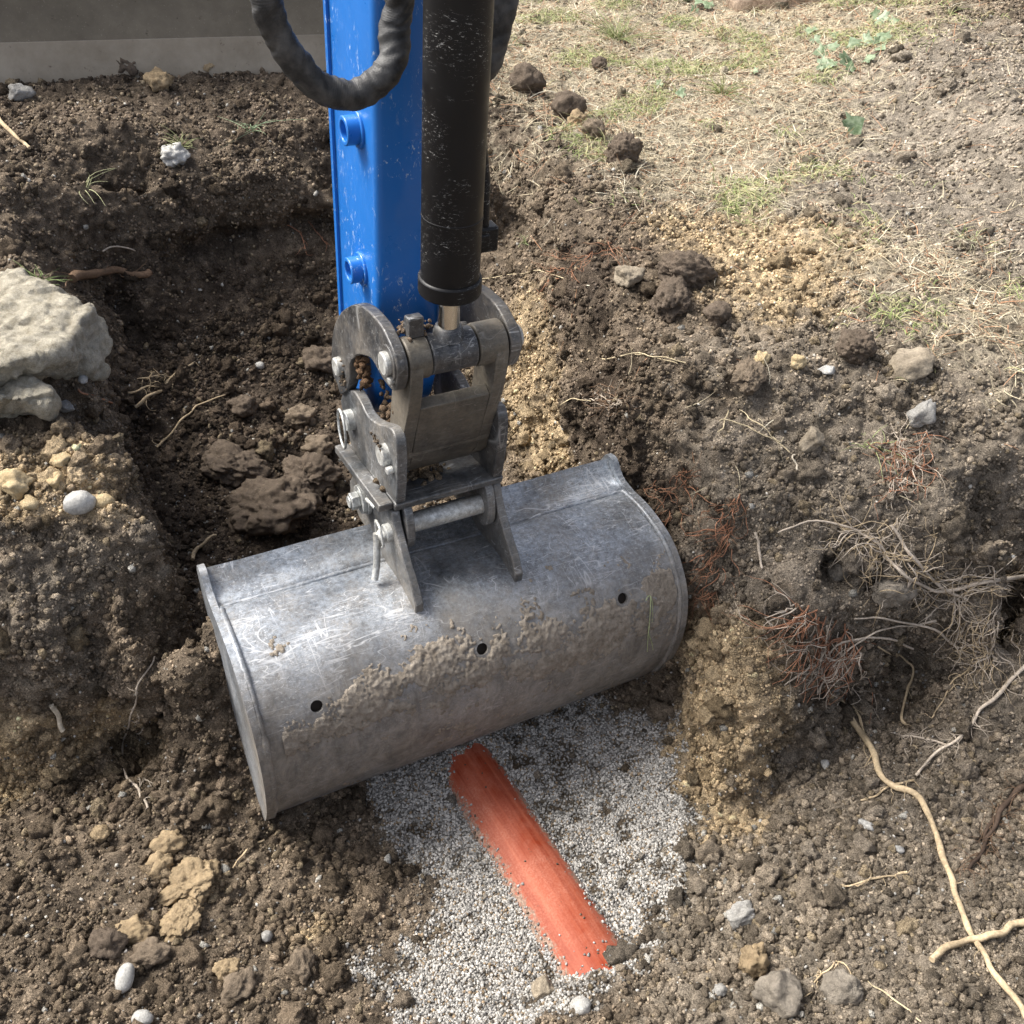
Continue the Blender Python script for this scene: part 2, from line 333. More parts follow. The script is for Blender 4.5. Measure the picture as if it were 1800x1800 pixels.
Z = np.full((NY, NX), np.nan)
for L_ in S:
    for a, b in zip(L_[:-1], L_[1:]):
        n = max(2, int(np.hypot(*(b - a)[:2]) / (ST * .4)))
        for t in np.linspace(0, 1, n):
            p = a + (b - a) * t; i, j = int(round((p[0] - X0) / ST)), int(round((p[1] - Y0) / ST))
            if 0 < i < NX - 1 and 0 < j < NY - 1: Z[j, i] = p[2]
Z[0, :] = -.42; Z[-1, :] = 0.02; Z[:, 0] = .03; Z[:, -1] = .1
Z[:30, 0] = np.linspace(-.42, .03, 30); Z[:30, -1] = np.linspace(-.42, .1, 30)
fix = ~np.isnan(Z); val = np.where(fix, Z, 0); cur = np.zeros_like(val) - .15
def relax(cur, fix, val, it):
    cur = np.where(fix, val, cur)
    for _ in range(it):
        a = .25 * (cur[1:-1, 2:] + cur[1:-1, :-2] + cur[2:, 1:-1] + cur[:-2, 1:-1])
        cur[1:-1, 1:-1] = np.where(fix[1:-1, 1:-1], cur[1:-1, 1:-1], cur[1:-1, 1:-1] * -.3 + a * 1.3 if False else a)
    return cur
for k in (8, 4, 2):                                      # coarse start values
    f2 = np.zeros((NY // k, NX // k), bool); v2 = np.zeros(f2.shape); c2 = np.zeros(f2.shape)
    for j in range(f2.shape[0]):
        for i in range(f2.shape[1]):
            bl = fix[j * k:(j + 1) * k, i * k:(i + 1) * k]
            if bl.any(): f2[j, i] = True; v2[j, i] = val[j * k:(j + 1) * k, i * k:(i + 1) * k][bl].mean()
            c2[j, i] = cur[j * k:(j + 1) * k, i * k:(i + 1) * k].mean()
    c2 = relax(c2, f2, v2, 900)
    cur = np.repeat(np.repeat(c2, k, 0), k, 1)
    if cur.shape != Z.shape: cur = np.pad(cur, ((0, NY - cur.shape[0]), (0, NX - cur.shape[1])), 'edge')
cur = relax(cur, fix, val, 1200)
HF = cur.copy()
HF[1:-1, 1:-1] = .6 * cur[1:-1, 1:-1] + .1 * (cur[1:-1, 2:] + cur[1:-1, :-2] + cur[2:, 1:-1] + cur[:-2, 1:-1])
def hf(x, y):
    u = np.clip((np.asarray(x) - X0) / ST, 0, NX - 1.001); v = np.clip((np.asarray(y) - Y0) / ST, 0, NY - 1.001)
    i = u.astype(int); j = v.astype(int); a = u - i; b = v - j
    return (HF[j, i] * (1 - a) + HF[j, i + 1] * a) * (1 - b) + (HF[j + 1, i] * (1 - a) + HF[j + 1, i + 1] * a) * b
# solid block -> voxel remesh -> even triangles on walls and floors alike
gx = np.arange(X0, X0 + ST * (NX - 1) + .001, .015); gy = np.arange(Y0, Y0 + ST * (NY - 1) + .001, .015)
GX, GY = np.meshgrid(gx, gy); GZ = hf(GX, GY); nx, ny = len(gx), len(gy)
top = np.stack([GX, GY, GZ], -1).reshape(-1, 3); bot = top.copy(); bot[:, 2] = -1.0
idx = np.arange(nx * ny).reshape(ny, nx); q = np.stack([idx[:-1, :-1], idx[:-1, 1:], idx[1:, 1:], idx[1:, :-1]], -1).reshape(-1, 4)
nb = nx * ny; F = [q, q[:, ::-1] + nb]
for e, fl in ((idx[0], 0), (idx[-1], 1), (idx[:, 0], 1), (idx[:, -1], 0)):
    s_ = np.stack([e[:-1], e[1:], e[1:] + nb, e[:-1] + nb], -1); F.append(s_[:, ::-1] if not fl else s_)
me = fastmesh('blk', np.vstack([top, bot]), np.vstack(F))
tmp = bpy.data.objects.new('blk', me); COL.objects.link(tmp)
md = tmp.modifiers.new('r', 'REMESH'); md.mode = 'VOXEL'; md.voxel_size = 0.0065
dg = bpy.context.evaluated_depsgraph_get(); rm = bpy.data.meshes.new_from_object(tmp.evaluated_get(dg), depsgraph=dg)
bpy.data.objects.remove(tmp)
n = len(rm.vertices); P = np.empty(n * 3, np.float32); rm.vertices.foreach_get('co', P); P = P.reshape(-1, 3).astype(float)
N = np.empty(n * 3, np.float32); rm.vertex_normals.foreach_get('vector', N); N = N.reshape(-1, 3).astype(float)
nf = len(rm.polygons); FV = np.empty(len(rm.loops), np.int32); rm.loops.foreach_get('vertex_index', FV); FV = FV.reshape(nf, 4)
bpy.data.meshes.remove(rm)
mx, my = X0 + .05, Y0 + .05; MX, MY = gx[-1] - .05, gy[-1] - .05
keep = (P[:, 2] > -.9) & (P[:, 0] > mx) & (P[:, 0] < MX) & (P[:, 1] > my) & (P[:, 1] < MY)
kf = keep[FV].all(1); FV = FV[kf]; used = np.zeros(n, bool); used[FV.ravel()] = True; rem = np.cumsum(used) - 1
FV = rem[FV]; P = P[used]; N = N[used]

# ---- ground zones: (px, py, z, radius, zone, strength)
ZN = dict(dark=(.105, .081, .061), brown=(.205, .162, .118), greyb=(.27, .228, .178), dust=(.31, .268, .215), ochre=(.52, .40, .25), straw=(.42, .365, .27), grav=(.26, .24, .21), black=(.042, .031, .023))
ZI = {k: i for i, k in enumerate(ZN)}
blobs = []
def zb(zone, st, *pts):
    for (px, py, z, r) in pts: p = at(px, py, z); blobs.append((p, r, ZI[zone], st))
zb('straw', 1.6, (1000, 60, .02, .5), (1250, 120, .02, .5), (1150, 220, .01, .32), (1350, 230, .02, .4), (1000, 160, .02, .25), (1400, 60, .06, .4), (1300, 320, .0, .25), (1600, 480, .03, .22), (1750, 600, .02, .2))
zb('dust', 1.5, (1750, 150, .2, .5), (1650, 300, .08, .35), (1800, 350, .1, .35), (1500, 350, .04, .22), (1790, 60, .3, .5))
zb('ochre', 1.6, (1330, 420, .02, .17), (1430, 470, .02, .17), (1360, 520, .02, .13), (1250, 400, .02, .10), (1480, 400, .03, .1))
zb('greyb', 1.3, (1500, 700, .0, .3), (1650, 600, .01, .3), (1750, 800, -.04, .3), (1400, 950, -.18, .14), (1600, 1000, -.22, .2), (1300, 950, -.2, .1), (1450, 800, -.05, .15))
zb('greyb', 1.3, (1500, 1500, -.55, .25), (1700, 1400, -.5, .3), (1400, 1750, -.51, .25), (1700, 1700, -.48, .3), (1280, 1600, -.58, .12))
zb('ochre', 1.5, (1270, 1230, -.43, .13), (1290, 1150, -.36, .07), (1260, 1340, -.55, .11), (1310, 1400, -.58, .09), (1240, 1130, -.4, .07), (1330, 1300, -.5, .08), (920, 680, -.3, .12), (960, 760, -.35, .10), (900, 590, -.25, .12), (880, 740, -.4, .08), (1010, 830, -.4, .08))
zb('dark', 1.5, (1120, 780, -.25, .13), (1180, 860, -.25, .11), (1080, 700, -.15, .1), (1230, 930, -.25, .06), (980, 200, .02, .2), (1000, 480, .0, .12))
zb('ochre', 1.3, (60, 1290, -.54, .10), (200, 1270, -.52, .08), (0, 1330, -.58, .10), (300, 1290, -.55, .06), (130, 820, -.1, .09), (60, 860, -.12, .06), (190, 860, -.12, .07), (-100, 1300, -.55, .15), (560, 1640, -.61, .06), (340, 1560, -.57, .05))
zb('greyb', 1.0, (100, 1000, -.22, .12), (250, 1000, -.2, .08), (100, 1130, -.36, .12))
zb('brown', 1.2, (100, 1600, -.55, .25), (350, 1700, -.56, .2), (500, 1550, -.6, .15), (200, 760, -.07, .12), (250, 1100, -.3, .1), (50, 1750, -.51, .25))
zb('brown', 2.0, (580, 1470, -.62, .09), (610, 1580, -.61, .09), (720, 1560, -.62, .06), (1110, 1230, -.61, .06), (700, 1650, -.6, .05))
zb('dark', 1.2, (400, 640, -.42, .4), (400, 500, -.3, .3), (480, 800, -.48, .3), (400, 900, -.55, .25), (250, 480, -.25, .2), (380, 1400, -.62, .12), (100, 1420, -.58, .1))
zb('brown', 1.0, (300, 300, -.03, .4), (500, 330, -.1, .3), (100, 250, .06, .4))
zb('dark', .8, (300, 160, .1, .5), (60, 140, .1, .4), (550, 170, .08, .3))
zb('grav', 2.2, (740, 1410, -.63, .09), (810, 1450, -.63, .11), (950, 1350, -.63, .14), (1080, 1400, -.63, .13), (1130, 1500, -.63, .11), (900, 1560, -.63, .12), (1080, 1600, -.62, .10), (880, 1680, -.61, .10), (780, 1740, -.6, .07), (1130, 1330, -.62, .09), (660, 1700, -.6, .04), (980, 1700, -.61, .07), (960, 1270, -.63, .10), (1160, 1440, -.63, .06))
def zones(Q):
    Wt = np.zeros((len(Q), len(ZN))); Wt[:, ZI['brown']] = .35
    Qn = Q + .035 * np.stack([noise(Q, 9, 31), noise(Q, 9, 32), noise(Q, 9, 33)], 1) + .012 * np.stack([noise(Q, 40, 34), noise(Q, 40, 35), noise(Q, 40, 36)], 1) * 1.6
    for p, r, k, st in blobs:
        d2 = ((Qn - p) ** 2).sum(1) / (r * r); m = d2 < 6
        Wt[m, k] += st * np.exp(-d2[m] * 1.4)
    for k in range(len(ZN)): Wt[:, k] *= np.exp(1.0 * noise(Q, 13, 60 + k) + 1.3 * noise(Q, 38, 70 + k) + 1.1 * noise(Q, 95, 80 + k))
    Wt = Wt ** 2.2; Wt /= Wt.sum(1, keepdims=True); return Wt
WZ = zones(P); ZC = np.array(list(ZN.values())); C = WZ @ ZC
# ---- relief
steep = 1 - np.clip(N[:, 2], 0, 1)
wg = WZ[:, ZI['grav']]; ws = WZ[:, ZI['straw']] + WZ[:, ZI['dust']]
loose = np.clip(1 - wg * .8 - ws * .55, .15, 1) * (1 - .12 * sstep(.35, .75, steep))
D = .018 * noise(P, 3.2, 1) * (1 - wg) + (.014 + .012 * sstep(.3, .7, steep)) * noise(P, 9, 2) * loose + .012 * sstep(.3, .7, steep) * noise(P * np.array([1, 1, 2.2]), 15, 12)
cl1, c1 = worley(P + .01 * noise(P, 30, 9)[:, None], 22, 5); D += loose * .021 * (.55 - cl1) * (c1 > .3)
cl2, c2_ = worley(P + .004 * noise(P, 80, 10)[:, None], 55, 6); D += (.25 + .75 * loose) * (1 - wg) * .0115 * (.5 - cl2) * (.4 + c2_)
D += .008 * noise(P, 34, 3) * (.35 + .65 * loose) + .004 * noise(P, 80, 4) * (.4 + .6 * loose)
cr = noise(P * np.array([1, 1, .6]), 7, 8); D -= .012 * np.exp(-(cr / .03) ** 2) * sstep(.3, .7, steep) * sstep(.05, .3, noise(P, 5, 88))   # cracks in cut walls
def carve(r, depth, *pts):
    global D
    q = [at(*p) for p in pts]; best = np.full(len(P), 9.)
    for a, b in zip(q[:-1], q[1:]):
        ab = b - a; t = np.clip(((P - a) @ ab) / (ab @ ab), 0, 1); best = np.minimum(best, np.linalg.norm(P - a - t[:, None] * ab, axis=1))
    best = best * (1 + .5 * noise(P, 18, 95)); D = D - depth * np.exp(-(best / r) ** 2) * (1 + .5 * noise(P, 25, 96))
carve(.038, .085, (210, 425, -.19), (300, 436, -.21), (400, 428, -.21), (470, 405, -.2), (560, 398, -.19), (700, 395, -.19))
carve(.05, .07, (290, 1300, -.56), (345, 1300, -.57), (372, 1400, -.61))
carve(.028, .11, (1486, 1008, -.185), (1500, 1014, -.19))
carve(.02, .05, (60, 1330, -.585), (200, 1325, -.585), (300, 1300, -.58))
carve(.045, .06, (1500, 1225, -.5), (1600, 1175, -.47), (1720, 1120, -.44), (1850, 1060, -.4))
carve(.02, .03, (1430, 815, -.1), (1400, 850, -.13), (1420, 870, -.14))
carve(.02, .035, (1080, 990, -.3), (1190, 1010, -.32))
carve(.03, .05, (170, 505, -.2), (215, 540, -.28), (250, 640, -.38))
ter = P + N * D[:, None]
C = C * (.9 + .4 * noise(P, 14, 21) + .4 * noise(P, 60, 22))[:, None] * (.85 + .35 * c2_)[:, None]
gd = sstep(.0, .28, noise(P, 11, 91) * .6 + noise(P, 32, 92) * .6 - .02) * wg; C = C * (1 - gd)[:, None] + np.array([.10, .078, .055]) * gd[:, None]; C = np.clip(C, .012, .8)
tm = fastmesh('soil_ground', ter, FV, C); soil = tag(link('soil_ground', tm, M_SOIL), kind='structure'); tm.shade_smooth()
# wide ground sheet out to the distance, under the edge of the dug area
g = 60.0; rv = [(X0 + .2, Y0 + .2, -.05), (MX - .2, Y0 + .2, -.05), (MX - .2, MY - .2, -.03), (X0 + .2, MY - .2, -.03), (-g, -g, 0), (g, -g, 0), (g, g, 0), (-g, g, 0)]
om = mesh('outer_ground', rv, [(0, 1, 5, 4), (1, 2, 6, 5), (2, 3, 7, 6), (3, 0, 4, 7)]); setcol(om, np.tile((.24, .2, .14), (8, 1)))
tag(link('outer_ground', om, M_SOIL), kind='structure')

FV3 = np.vstack([FV[:, :3], FV[:, [0, 2, 3]]])
bvh = BVHTree.FromPolygons(ter.tolist(), FV.tolist())
def hit(px, py):
    d = Vector(ray(px, py)); h = bvh.ray_cast(Vector(CAM), d)
    return (np.array(h[0]), np.array(h[1])) if h[0] else (at(px, py, 0), np.array([0, 0, 1.]))

# ------------------------------------------------------------------ scattered crumbs, gravel, straw (uncountable)
def ico(sub, seed, rough, squash=(1, 1, 1)):
    bm = bmesh.new(); bmesh.ops.create_icosphere(bm, subdivisions=sub, radius=1)
    V = np.array([v.co for v in bm.verts]); Fc = np.array([[v.index for v in f.verts] for f in bm.faces]); bm.free()
    k = 1 + rough * (noise(V + seed * 7.3, 1.3, seed) * 1.3 + noise(V + seed, 3.1, seed + 1) * .6)
    return V * k[:, None] * np.array(squash), Fc
def randrot(n):
    q = rng.normal(size=(n, 4)); q /= np.linalg.norm(q, axis=1, keepdims=True); a, b, c, d = q.T
    return np.stack([1 - 2 * (c * c + d * d), 2 * (b * c - a * d), 2 * (b * d + a * c), 2 * (b * c + a * d), 1 - 2 * (b * b + d * d), 2 * (c * d - a * b), 2 * (b * d - a * c), 2 * (c * d + a * b), 1 - 2 * (b * b + c * c)], 1).reshape(n, 3, 3)
A_, B_, C_ = ter[FV3[:, 0]], ter[FV3[:, 1]], ter[FV3[:, 2]]
fn = np.cross(B_ - A_, C_ - A_); far = np.linalg.norm(fn, axis=1) * .5; fnn = fn / (2 * far[:, None] + 1e-12)
fc = (A_ + B_ + C_) / 3; fW = WZ[FV3[:, 0]]; fC = C[FV3[:, 0]]; fdist = np.linalg.norm(fc - CAM, axis=1)
# inside the picture (with a margin for views from a step aside)
cc = (fc - CAM) @ RW; inv = (np.abs(cc[:, 0] / -cc[:, 2]) < .68) & (np.abs(cc[:, 1] / -cc[:, 2]) < .68) & (cc[:, 2] < -.3)
def sample(nn, dens):
    p = far * dens * inv; p = p / p.sum(); k = rng.choice(len(p), nn, p=p)
    r1 = np.sqrt(rng.random(nn))[:, None]; r2 = rng.random(nn)[:, None]
    return A_[k] * (1 - r1) + B_[k] * r1 * (1 - r2) + C_[k] * r1 * r2, fnn[k], k
_keep = np.array([at(x, y, z) for q in ([(1475, 1235, -.57), (1540, 1335, -.56), (1562, 1385, -.53), (1610, 1402, -.51), (1635, 1460, -.5), (1668, 1540, -.5), (1690, 1600, -.49), (1708, 1660, -.48), (1745, 1715, -.48), (1785, 1765, -.47), (1810, 1800, -.47)], [(1632, 1692, -.49), (1730, 1655, -.48), (1840, 1610, -.47)], [(1830, 1150, -.5), (1730, 1240, -.52), (1665, 1315, -.53), (1615, 1368, -.53)])
    for a, b in zip(q[:-1], q[1:]) for x, y, z in [tuple(np.array(a) + (np.array(b) - np.array(a)) * t) for t in np.linspace(0, 1, 6)]])
def clear_of_roots(p): return np.min(np.linalg.norm(p[:, None, :] - _keep[None], axis=2), axis=1) > .028
def scatter(name, mat, bases, pos, nor, size, col, sink=.3, smooth=False, flat=None):
    nn = len(pos); R = randrot(nn); which = rng.integers(0, len(bases), nn); VV_, FF_, CC_ = [], [], []; off = 0
    for b, (bv, bf) in enumerate(bases):
        s_ = which == b; m = s_.sum()
        if not m: continue
        v = np.einsum('nij,kj->nki', R[s_], bv) * size[s_][:, None, None]
        v += (pos[s_] + nor[s_] * (size[s_] * (1 - 2 * sink) * .6)[:, None])[:, None, :]
        VV_.append(v.reshape(-1, 3)); FF_.append((bf[None] + (np.arange(m) * len(bv))[:, None, None] + off).reshape(-1, 3)); CC_.append(np.repeat(col[s_], len(bv), 0)); off += m * len(bv)
    me = fastmesh(name, np.vstack(VV_), np.vstack(FF_), np.vstack(CC_))
    o = link(name, me, mat)
    if smooth: me.shade_smooth()
    return o
G_, ST_, OC_, DU_ = (fW[:, ZI[k]] for k in ('grav', 'straw', 'ochre', 'dust'))
wallk = 1 - .45 * sstep(.35, .7, 1 - fnn[:, 2])
nearw = 1 / np.clip(fdist, 1, 5) ** 1.2
patch = .15 + 1.3 * sstep(-.1, .3, noise(fc, 6, 41)) + 1.1 * sstep(0, .3, noise(fc, 17, 42)) + .9 * sstep(.05, .35, noise(fc, 45, 43))
def crumbcol(k, nn):
    c = fC[k] * np.exp(np.clip(rng.normal(-.12, .34, (nn, 1)), -.9, .45)) * np.array([1.1, 1.08, 1.05])
    r = rng.random(nn); m = r < .07; c[m] = np.array([.30, .24, .16]) * rng.uniform(.7, 1.3, (m.sum(), 1))
    m = r > .988; c[m] = np.array([.5, .48, .43]) * rng.uniform(.6, 1.2, (m.sum(), 1))
    return np.clip(c, .015, .8)
def angular(sub, seed, ncut=9, rough=.22):
    V, Fc = ico(sub, seed, 0); g_ = np.random.default_rng(seed); pn = g_.normal(size=(ncut, 3)); pn /= np.linalg.norm(pn, axis=1, keepdims=True); dd = g_.uniform(.55, .9, ncut)
    t = (V @ pn.T) / dd; V = V / np.maximum(t.max(1), .85)[:, None]; k = 1 + rough * (noise(V + seed, 2.6, seed) + .5 * noise(V + seed, 6, seed + 1))
    return V * k[:, None] * g_.uniform(.75, 1.1, 3), Fc
B1 = [angular(1, s_, 9, .5) for s_ in range(1, 9)]; B0 = [ico(1, s_ + 20, .5)for s_ in range(3)]
B2 = [angular(3, s_ + 40, 11, .55) for s_ in range(8)]
def lowpoly(seed):
    bm = bmesh.new(); bmesh.ops.create_icosphere(bm, subdivisions=1, radius=1)
    V = np.array([v.co for v in bm.verts]); bm.free(); V = V[:12] if len(V) > 12 else V
    bm = bmesh.new(); bmesh.ops.create_icosphere(bm, subdivisions=0 + 1, radius=1); bm.free()
    t = (1 + 5 ** .5) / 2
    V = np.array([(-1, t, 0), (1, t, 0), (-1, -t, 0), (1, -t, 0), (0, -1, t), (0, 1, t), (0, -1, -t), (0, 1, -t), (t, 0, -1), (t, 0, 1), (-t, 0, -1), (-t, 0, 1)]) / 1.9
    Fc = np.array([(0, 11, 5), (0, 5, 1), (0, 1, 7), (0, 7, 10), (0, 10, 11), (1, 5, 9), (5, 11, 4), (11, 10, 2), (10, 7, 6), (7, 1, 8), (3, 9, 4), (3, 4, 2), (3, 2, 6), (3, 6, 8), (3, 8, 9), (4, 9, 5), (2, 4, 11), (6, 2, 10), (8, 6, 7), (9, 8, 1)])
    r = np.random.default_rng(seed); return V * r.uniform(.6, 1.25, (12, 1)) * r.uniform(.65, 1.15, (1, 3)), Fc
LP = [lowpoly(i) for i in range(8)]
NSMALL, NMED, NBIG, NGR = 110000, 78000, 2300, 40000
base_d = nearw ** 1.3 * (1 + 3.5 * (fc[:, 2] < -.42) * (fc[:, 0] > .25) * (fnn[:, 2] > .6) + 1.2 * (fc[:, 2] < -.42) * (fc[:, 0] < -.2) * (fc[:, 1] < 1.05) + 2.5 * (fc[:, 2] < -.33) * (fc[:, 1] > 1.45)) * (patch + .1) * wallk * (1 - .6 * DU_) * (1 - .97 * np.clip(G_ * 1.3, 0, 1)) * (1 - .75 * ST_) 
p, nn_, k = sample(NSMALL, nearw ** 2 * (.3 + patch) * (.35 + .65 * wallk) * (1 - .9 * np.clip(G_ * 1.2, 0, 1)) * (1 - .5 * ST_))
sz = rng.uniform(.0016, .0038, NSMALL) * np.clip(fdist[k] / 1.8, 1, 1.8)
tag(scatter('soil_crumbs', M_GRAV, LP, p, nn_, sz, crumbcol(k, NSMALL) * .9), kind='stuff', label='fine dark soil crumbs covering the dug ground', cat='soil crumbs')
p, nn_, k = sample(NMED, base_d)
sz = .0032 + .0078 * rng.random(NMED) ** 2.6
ok = clear_of_roots(p) | (sz < .006)
tag(scatter('small_clods', M_CLOD, B1, p[ok], nn_[ok], sz[ok], crumbcol(k, NMED)[ok], .3, False), kind='stuff', label='small loose soil clods strewn over the banks and trench floor', cat='soil clods')
p, nn_, k = sample(NBIG, base_d * (.2 + 2 * (patch > 1.6)))
sz = .011 + .017 * rng.random(NBIG) ** 2.6
cc_ = crumbcol(k, NBIG); m = cc_[:, 0] > .33; cc_[m] = fC[k][m]
ok = clear_of_roots(p)
tag(scatter('loose_clods', M_CLOD, B2, p[ok], nn_[ok], sz[ok], cc_[ok], .42, True), kind='stuff', label='larger crumbly soil lumps heaped over the diggings', cat='soil clods')
dirt = sstep(.0, .28, noise(fc, 11, 91) * .6 + noise(fc, 32, 92) * .6 - .02)
p, nn_, k = sample(NGR, (np.clip(G_ * 1.25 - .05, 0, 1) ** 1.3 * (1 - .7 * dirt) + .006 * (fc[:, 2] < -.5)))
g0 = rng.uniform(.11, .54, (NGR, 1)) * np.array([[1, .96, .89]]); m = rng.random(NGR) < .12; g0[m] *= np.array([.62, .48, .33]); g0 *= (1 - .35 * dirt[k])[:, None]
tag(scatter('gravel', M_GRAV, LP, p, nn_, rng.uniform(.002, .0037, NGR), g0, .25), kind='stuff', label='fine pale grey gravel bedding round the orange pipe', cat='gravel')

def ribbons(name, pos, nor, L, wid, lift, col, bend=.35, mat=None, seg=4):
    nn = len(pos); d = rng.normal(size=(nn, 3)); d -= nor * (d * nor).sum(1, keepdims=True) * (1 - 0); d /= np.linalg.norm(d, axis=1, keepdims=True)
    d = d + nor * lift[:, None]; d /= np.linalg.norm(d, axis=1, keepdims=True)
    side = np.cross(d, nor); side /= np.linalg.norm(side, axis=1, keepdims=True) + 1e-9
    bs = side * (rng.normal(size=(nn, 1)) * bend) - nor * (lift[:, None] * .7)
    t = np.linspace(0, 1, seg + 1)
    ctr = pos[:, None] + d[:, None] * (t[None, :, None] * L[:, None, None]) + bs[:, None] * ((t ** 2)[None, :, None] * L[:, None, None]) + nor[:, None] * .002
    wv = wid[:, None] * (1 - .75 * t[None] ** 2)
    up = nor[:, None] * wv[..., None] * .5
    Vv = np.stack([ctr - side[:, None] * wv[..., None], ctr + up, ctr + side[:, None] * wv[..., None]], 2).reshape(-1, 3)
    i0 = np.arange(seg) * 3; qd = np.concatenate([np.stack([i0, i0 + 3, i0 + 4, i0 + 1], 1), np.stack([i0 + 1, i0 + 4, i0 + 5, i0 + 2], 1)])
    Ff = (qd[None] + (np.arange(nn) * (seg + 1) * 3)[:, None, None]).reshape(-1, 4)
    me = fastmesh(name, Vv, Ff, np.repeat(col, (seg + 1) * 3, 0)); me.shade_smooth()
    return link(name, me, mat or M_STRAW)
nS = 26000
p, nn_, k = sample(nS, (ST_ ** 1.2) * (.25 + patch) / np.clip(fdist, 1, 6) ** .4 + .06 * DU_ + .006 * (fc[:, 2] > -.15) * (fc[:, 0] > 0))
r = rng.random(nS); col = np.array([.47, .405, .28]) * rng.uniform(.55, 1.35, (nS, 1)); m = r < .22; col[m] = np.array([.36, .2, .115]) * rng.uniform(.6, 1.3, (m.sum(), 1)); m = r > .9; col[m] = np.array([.66, .61, .48])
tag(ribbons('dry_straw', p, nn_, rng.uniform(.018, .07, nS), rng.uniform(.0005, .0012, nS), rng.uniform(0, .25, nS), col, .45), kind='stuff', label='dry straw and needle litter over the untouched ground', cat='dry straw')
nG = 8000
gb = sstep(.05, .3, noise(fc, 5, 77)) 
p, nn_, k = sample(nG, ST_ * gb * (fc[:, 2] > -.05))
col = np.array([.20, .24, .09]) * rng.uniform(.6, 1.4, (nG, 1)); m = rng.random(nG) < .4; col[m] = np.array([.40, .38, .2])
tag(ribbons('sparse_grass', p, nn_, rng.uniform(.025, .075, nG), rng.uniform(.0007, .0015, nG), rng.uniform(.6, 2.2, nG), col, .5), kind='stuff', label='sparse greenish grass blades standing in the dry straw', cat='grass')
#==PART2==

# ------------------------------------------------------------------ excavator arm (local frame: x across the bucket, y back towards the machine, z up)
arm = empty('excavator_arm', tuple(ORG), TH)
tag(arm, 'blue digger arm with black cylinder, steel linkage and wide grading bucket in the trench', 'excavator arm')
def lp(u, v, w_): return (u, -v, w_)
def prism_u(poly, u0, u1):
    """plate: outline in (v, w), thickness from u0 to u1"""
    n = len(poly); v = [lp(u0, *p) for p in poly] + [lp(u1, *p) for p in poly]
    return v, [tuple(range(n)), tuple(range(2 * n - 1, n - 1, -1))] + [(i, (i + 1) % n, n + (i + 1) % n, n + i) for i in range(n)]
class MB:
    def __init__(s): s.v = []; s.f = []
    def add(s, v, f): o = len(s.v); s.v += [tuple(p) for p in v]; s.f += [tuple(i + o for i in q) for q in f]; return s
    def cyl(s, a, b, r, seg=28, r2=None, chamfer=0):
        a = Vector(a); b = Vector(b); d = (b - a); L_ = d.length; d.normalize(); q = d.to_track_quat('Z', 'Y'); r2 = r if r2 is None else r2
        rings = [(0, r - chamfer), (chamfer, r), (L_ - chamfer, r2), (L_, r2 - chamfer)] if chamfer else [(0, r), (L_, r2)]
        v = [a + q @ Vector((R_ * math.cos(2 * math.pi * k / seg), R_ * math.sin(2 * math.pi * k / seg), h)) for h, R_ in rings for k in range(seg)]
        f = [(j * seg + k, j * seg + (k + 1) % seg, (j + 1) * seg + (k + 1) % seg, (j + 1) * seg + k) for j in range(len(rings) - 1) for k in range(seg)]
        f += [tuple(range(seg))[::-1], tuple(range((len(rings) - 1) * seg, len(rings) * seg))]
        return s.add(v, f)
    def ring(s, a, b, ro, ri, seg=28):
        a = Vector(a); b = Vector(b); d = (b - a).normalized(); q = d.to_track_quat('Z', 'Y'); v = []
        for c, R_ in ((a, ri), (a, ro), (b, ro), (b, ri)):
            v += [c + q @ Vector((R_ * math.cos(2 * math.pi * k / seg), R_ * math.sin(2 * math.pi * k / seg), 0)) for k in range(seg)]
        return s.add(v, [(j * seg + k, j * seg + (k + 1) % seg, ((j + 1) % 4) * seg + (k + 1) % seg, ((j + 1) % 4) * seg + k) for j in range(4) for k in range(seg)])
    def box(s, c, h, rot=None):
        c = Vector(c); v = [Vector((x * h[0], y * h[1], z * h[2])) for x in (-1, 1) for y in (-1, 1) for z in (-1, 1)]
        if rot: v = [rot @ p for p in v]
        return s.add([c + p for p in v], [(0, 1, 3, 2), (4, 6, 7, 5), (0, 4, 5, 1), (2, 3, 7, 6), (0, 2, 6, 4), (1, 5, 7, 3)])
    def tube(s, path, rad, seg=8, cap=True):
        path = [Vector(p) for p in path]; n = len(path); rad = [rad] * n if not hasattr(rad, '__len__') else rad
        up = Vector((.3, .2, .93)); v = []
        for i, p in enumerate(path):
            d = (path[min(i + 1, n - 1)] - path[max(i - 1, 0)]); d = d.normalized() if d.length > 1e-9 else Vector((0, 0, 1))
            x = up - d * up.dot(d)
            if x.length < 1e-3: x = d.orthogonal()
            x.normalize(); y = d.cross(x); up = x
            v += [p + (x * math.cos(2 * math.pi * k / seg) + y * math.sin(2 * math.pi * k / seg)) * rad[i] for k in range(seg)]
        f = [(j * seg + k, j * seg + (k + 1) % seg, (j + 1) * seg + (k + 1) % seg, (j + 1) * seg + k) for j in range(n - 1) for k in range(seg)]
        if cap: f += [tuple(range(seg))[::-1], tuple(range((n - 1) * seg, n * seg))]
        return s.add(v, f)
    def prism(s, poly, u0, u1): return s.add(*prism_u(poly, u0, u1))
    def build(s, name, mat, parent=None, smooth=40, bevel=0):
        return link(name, mesh(name, s.v, s.f), mat, parent, smooth, bevel)
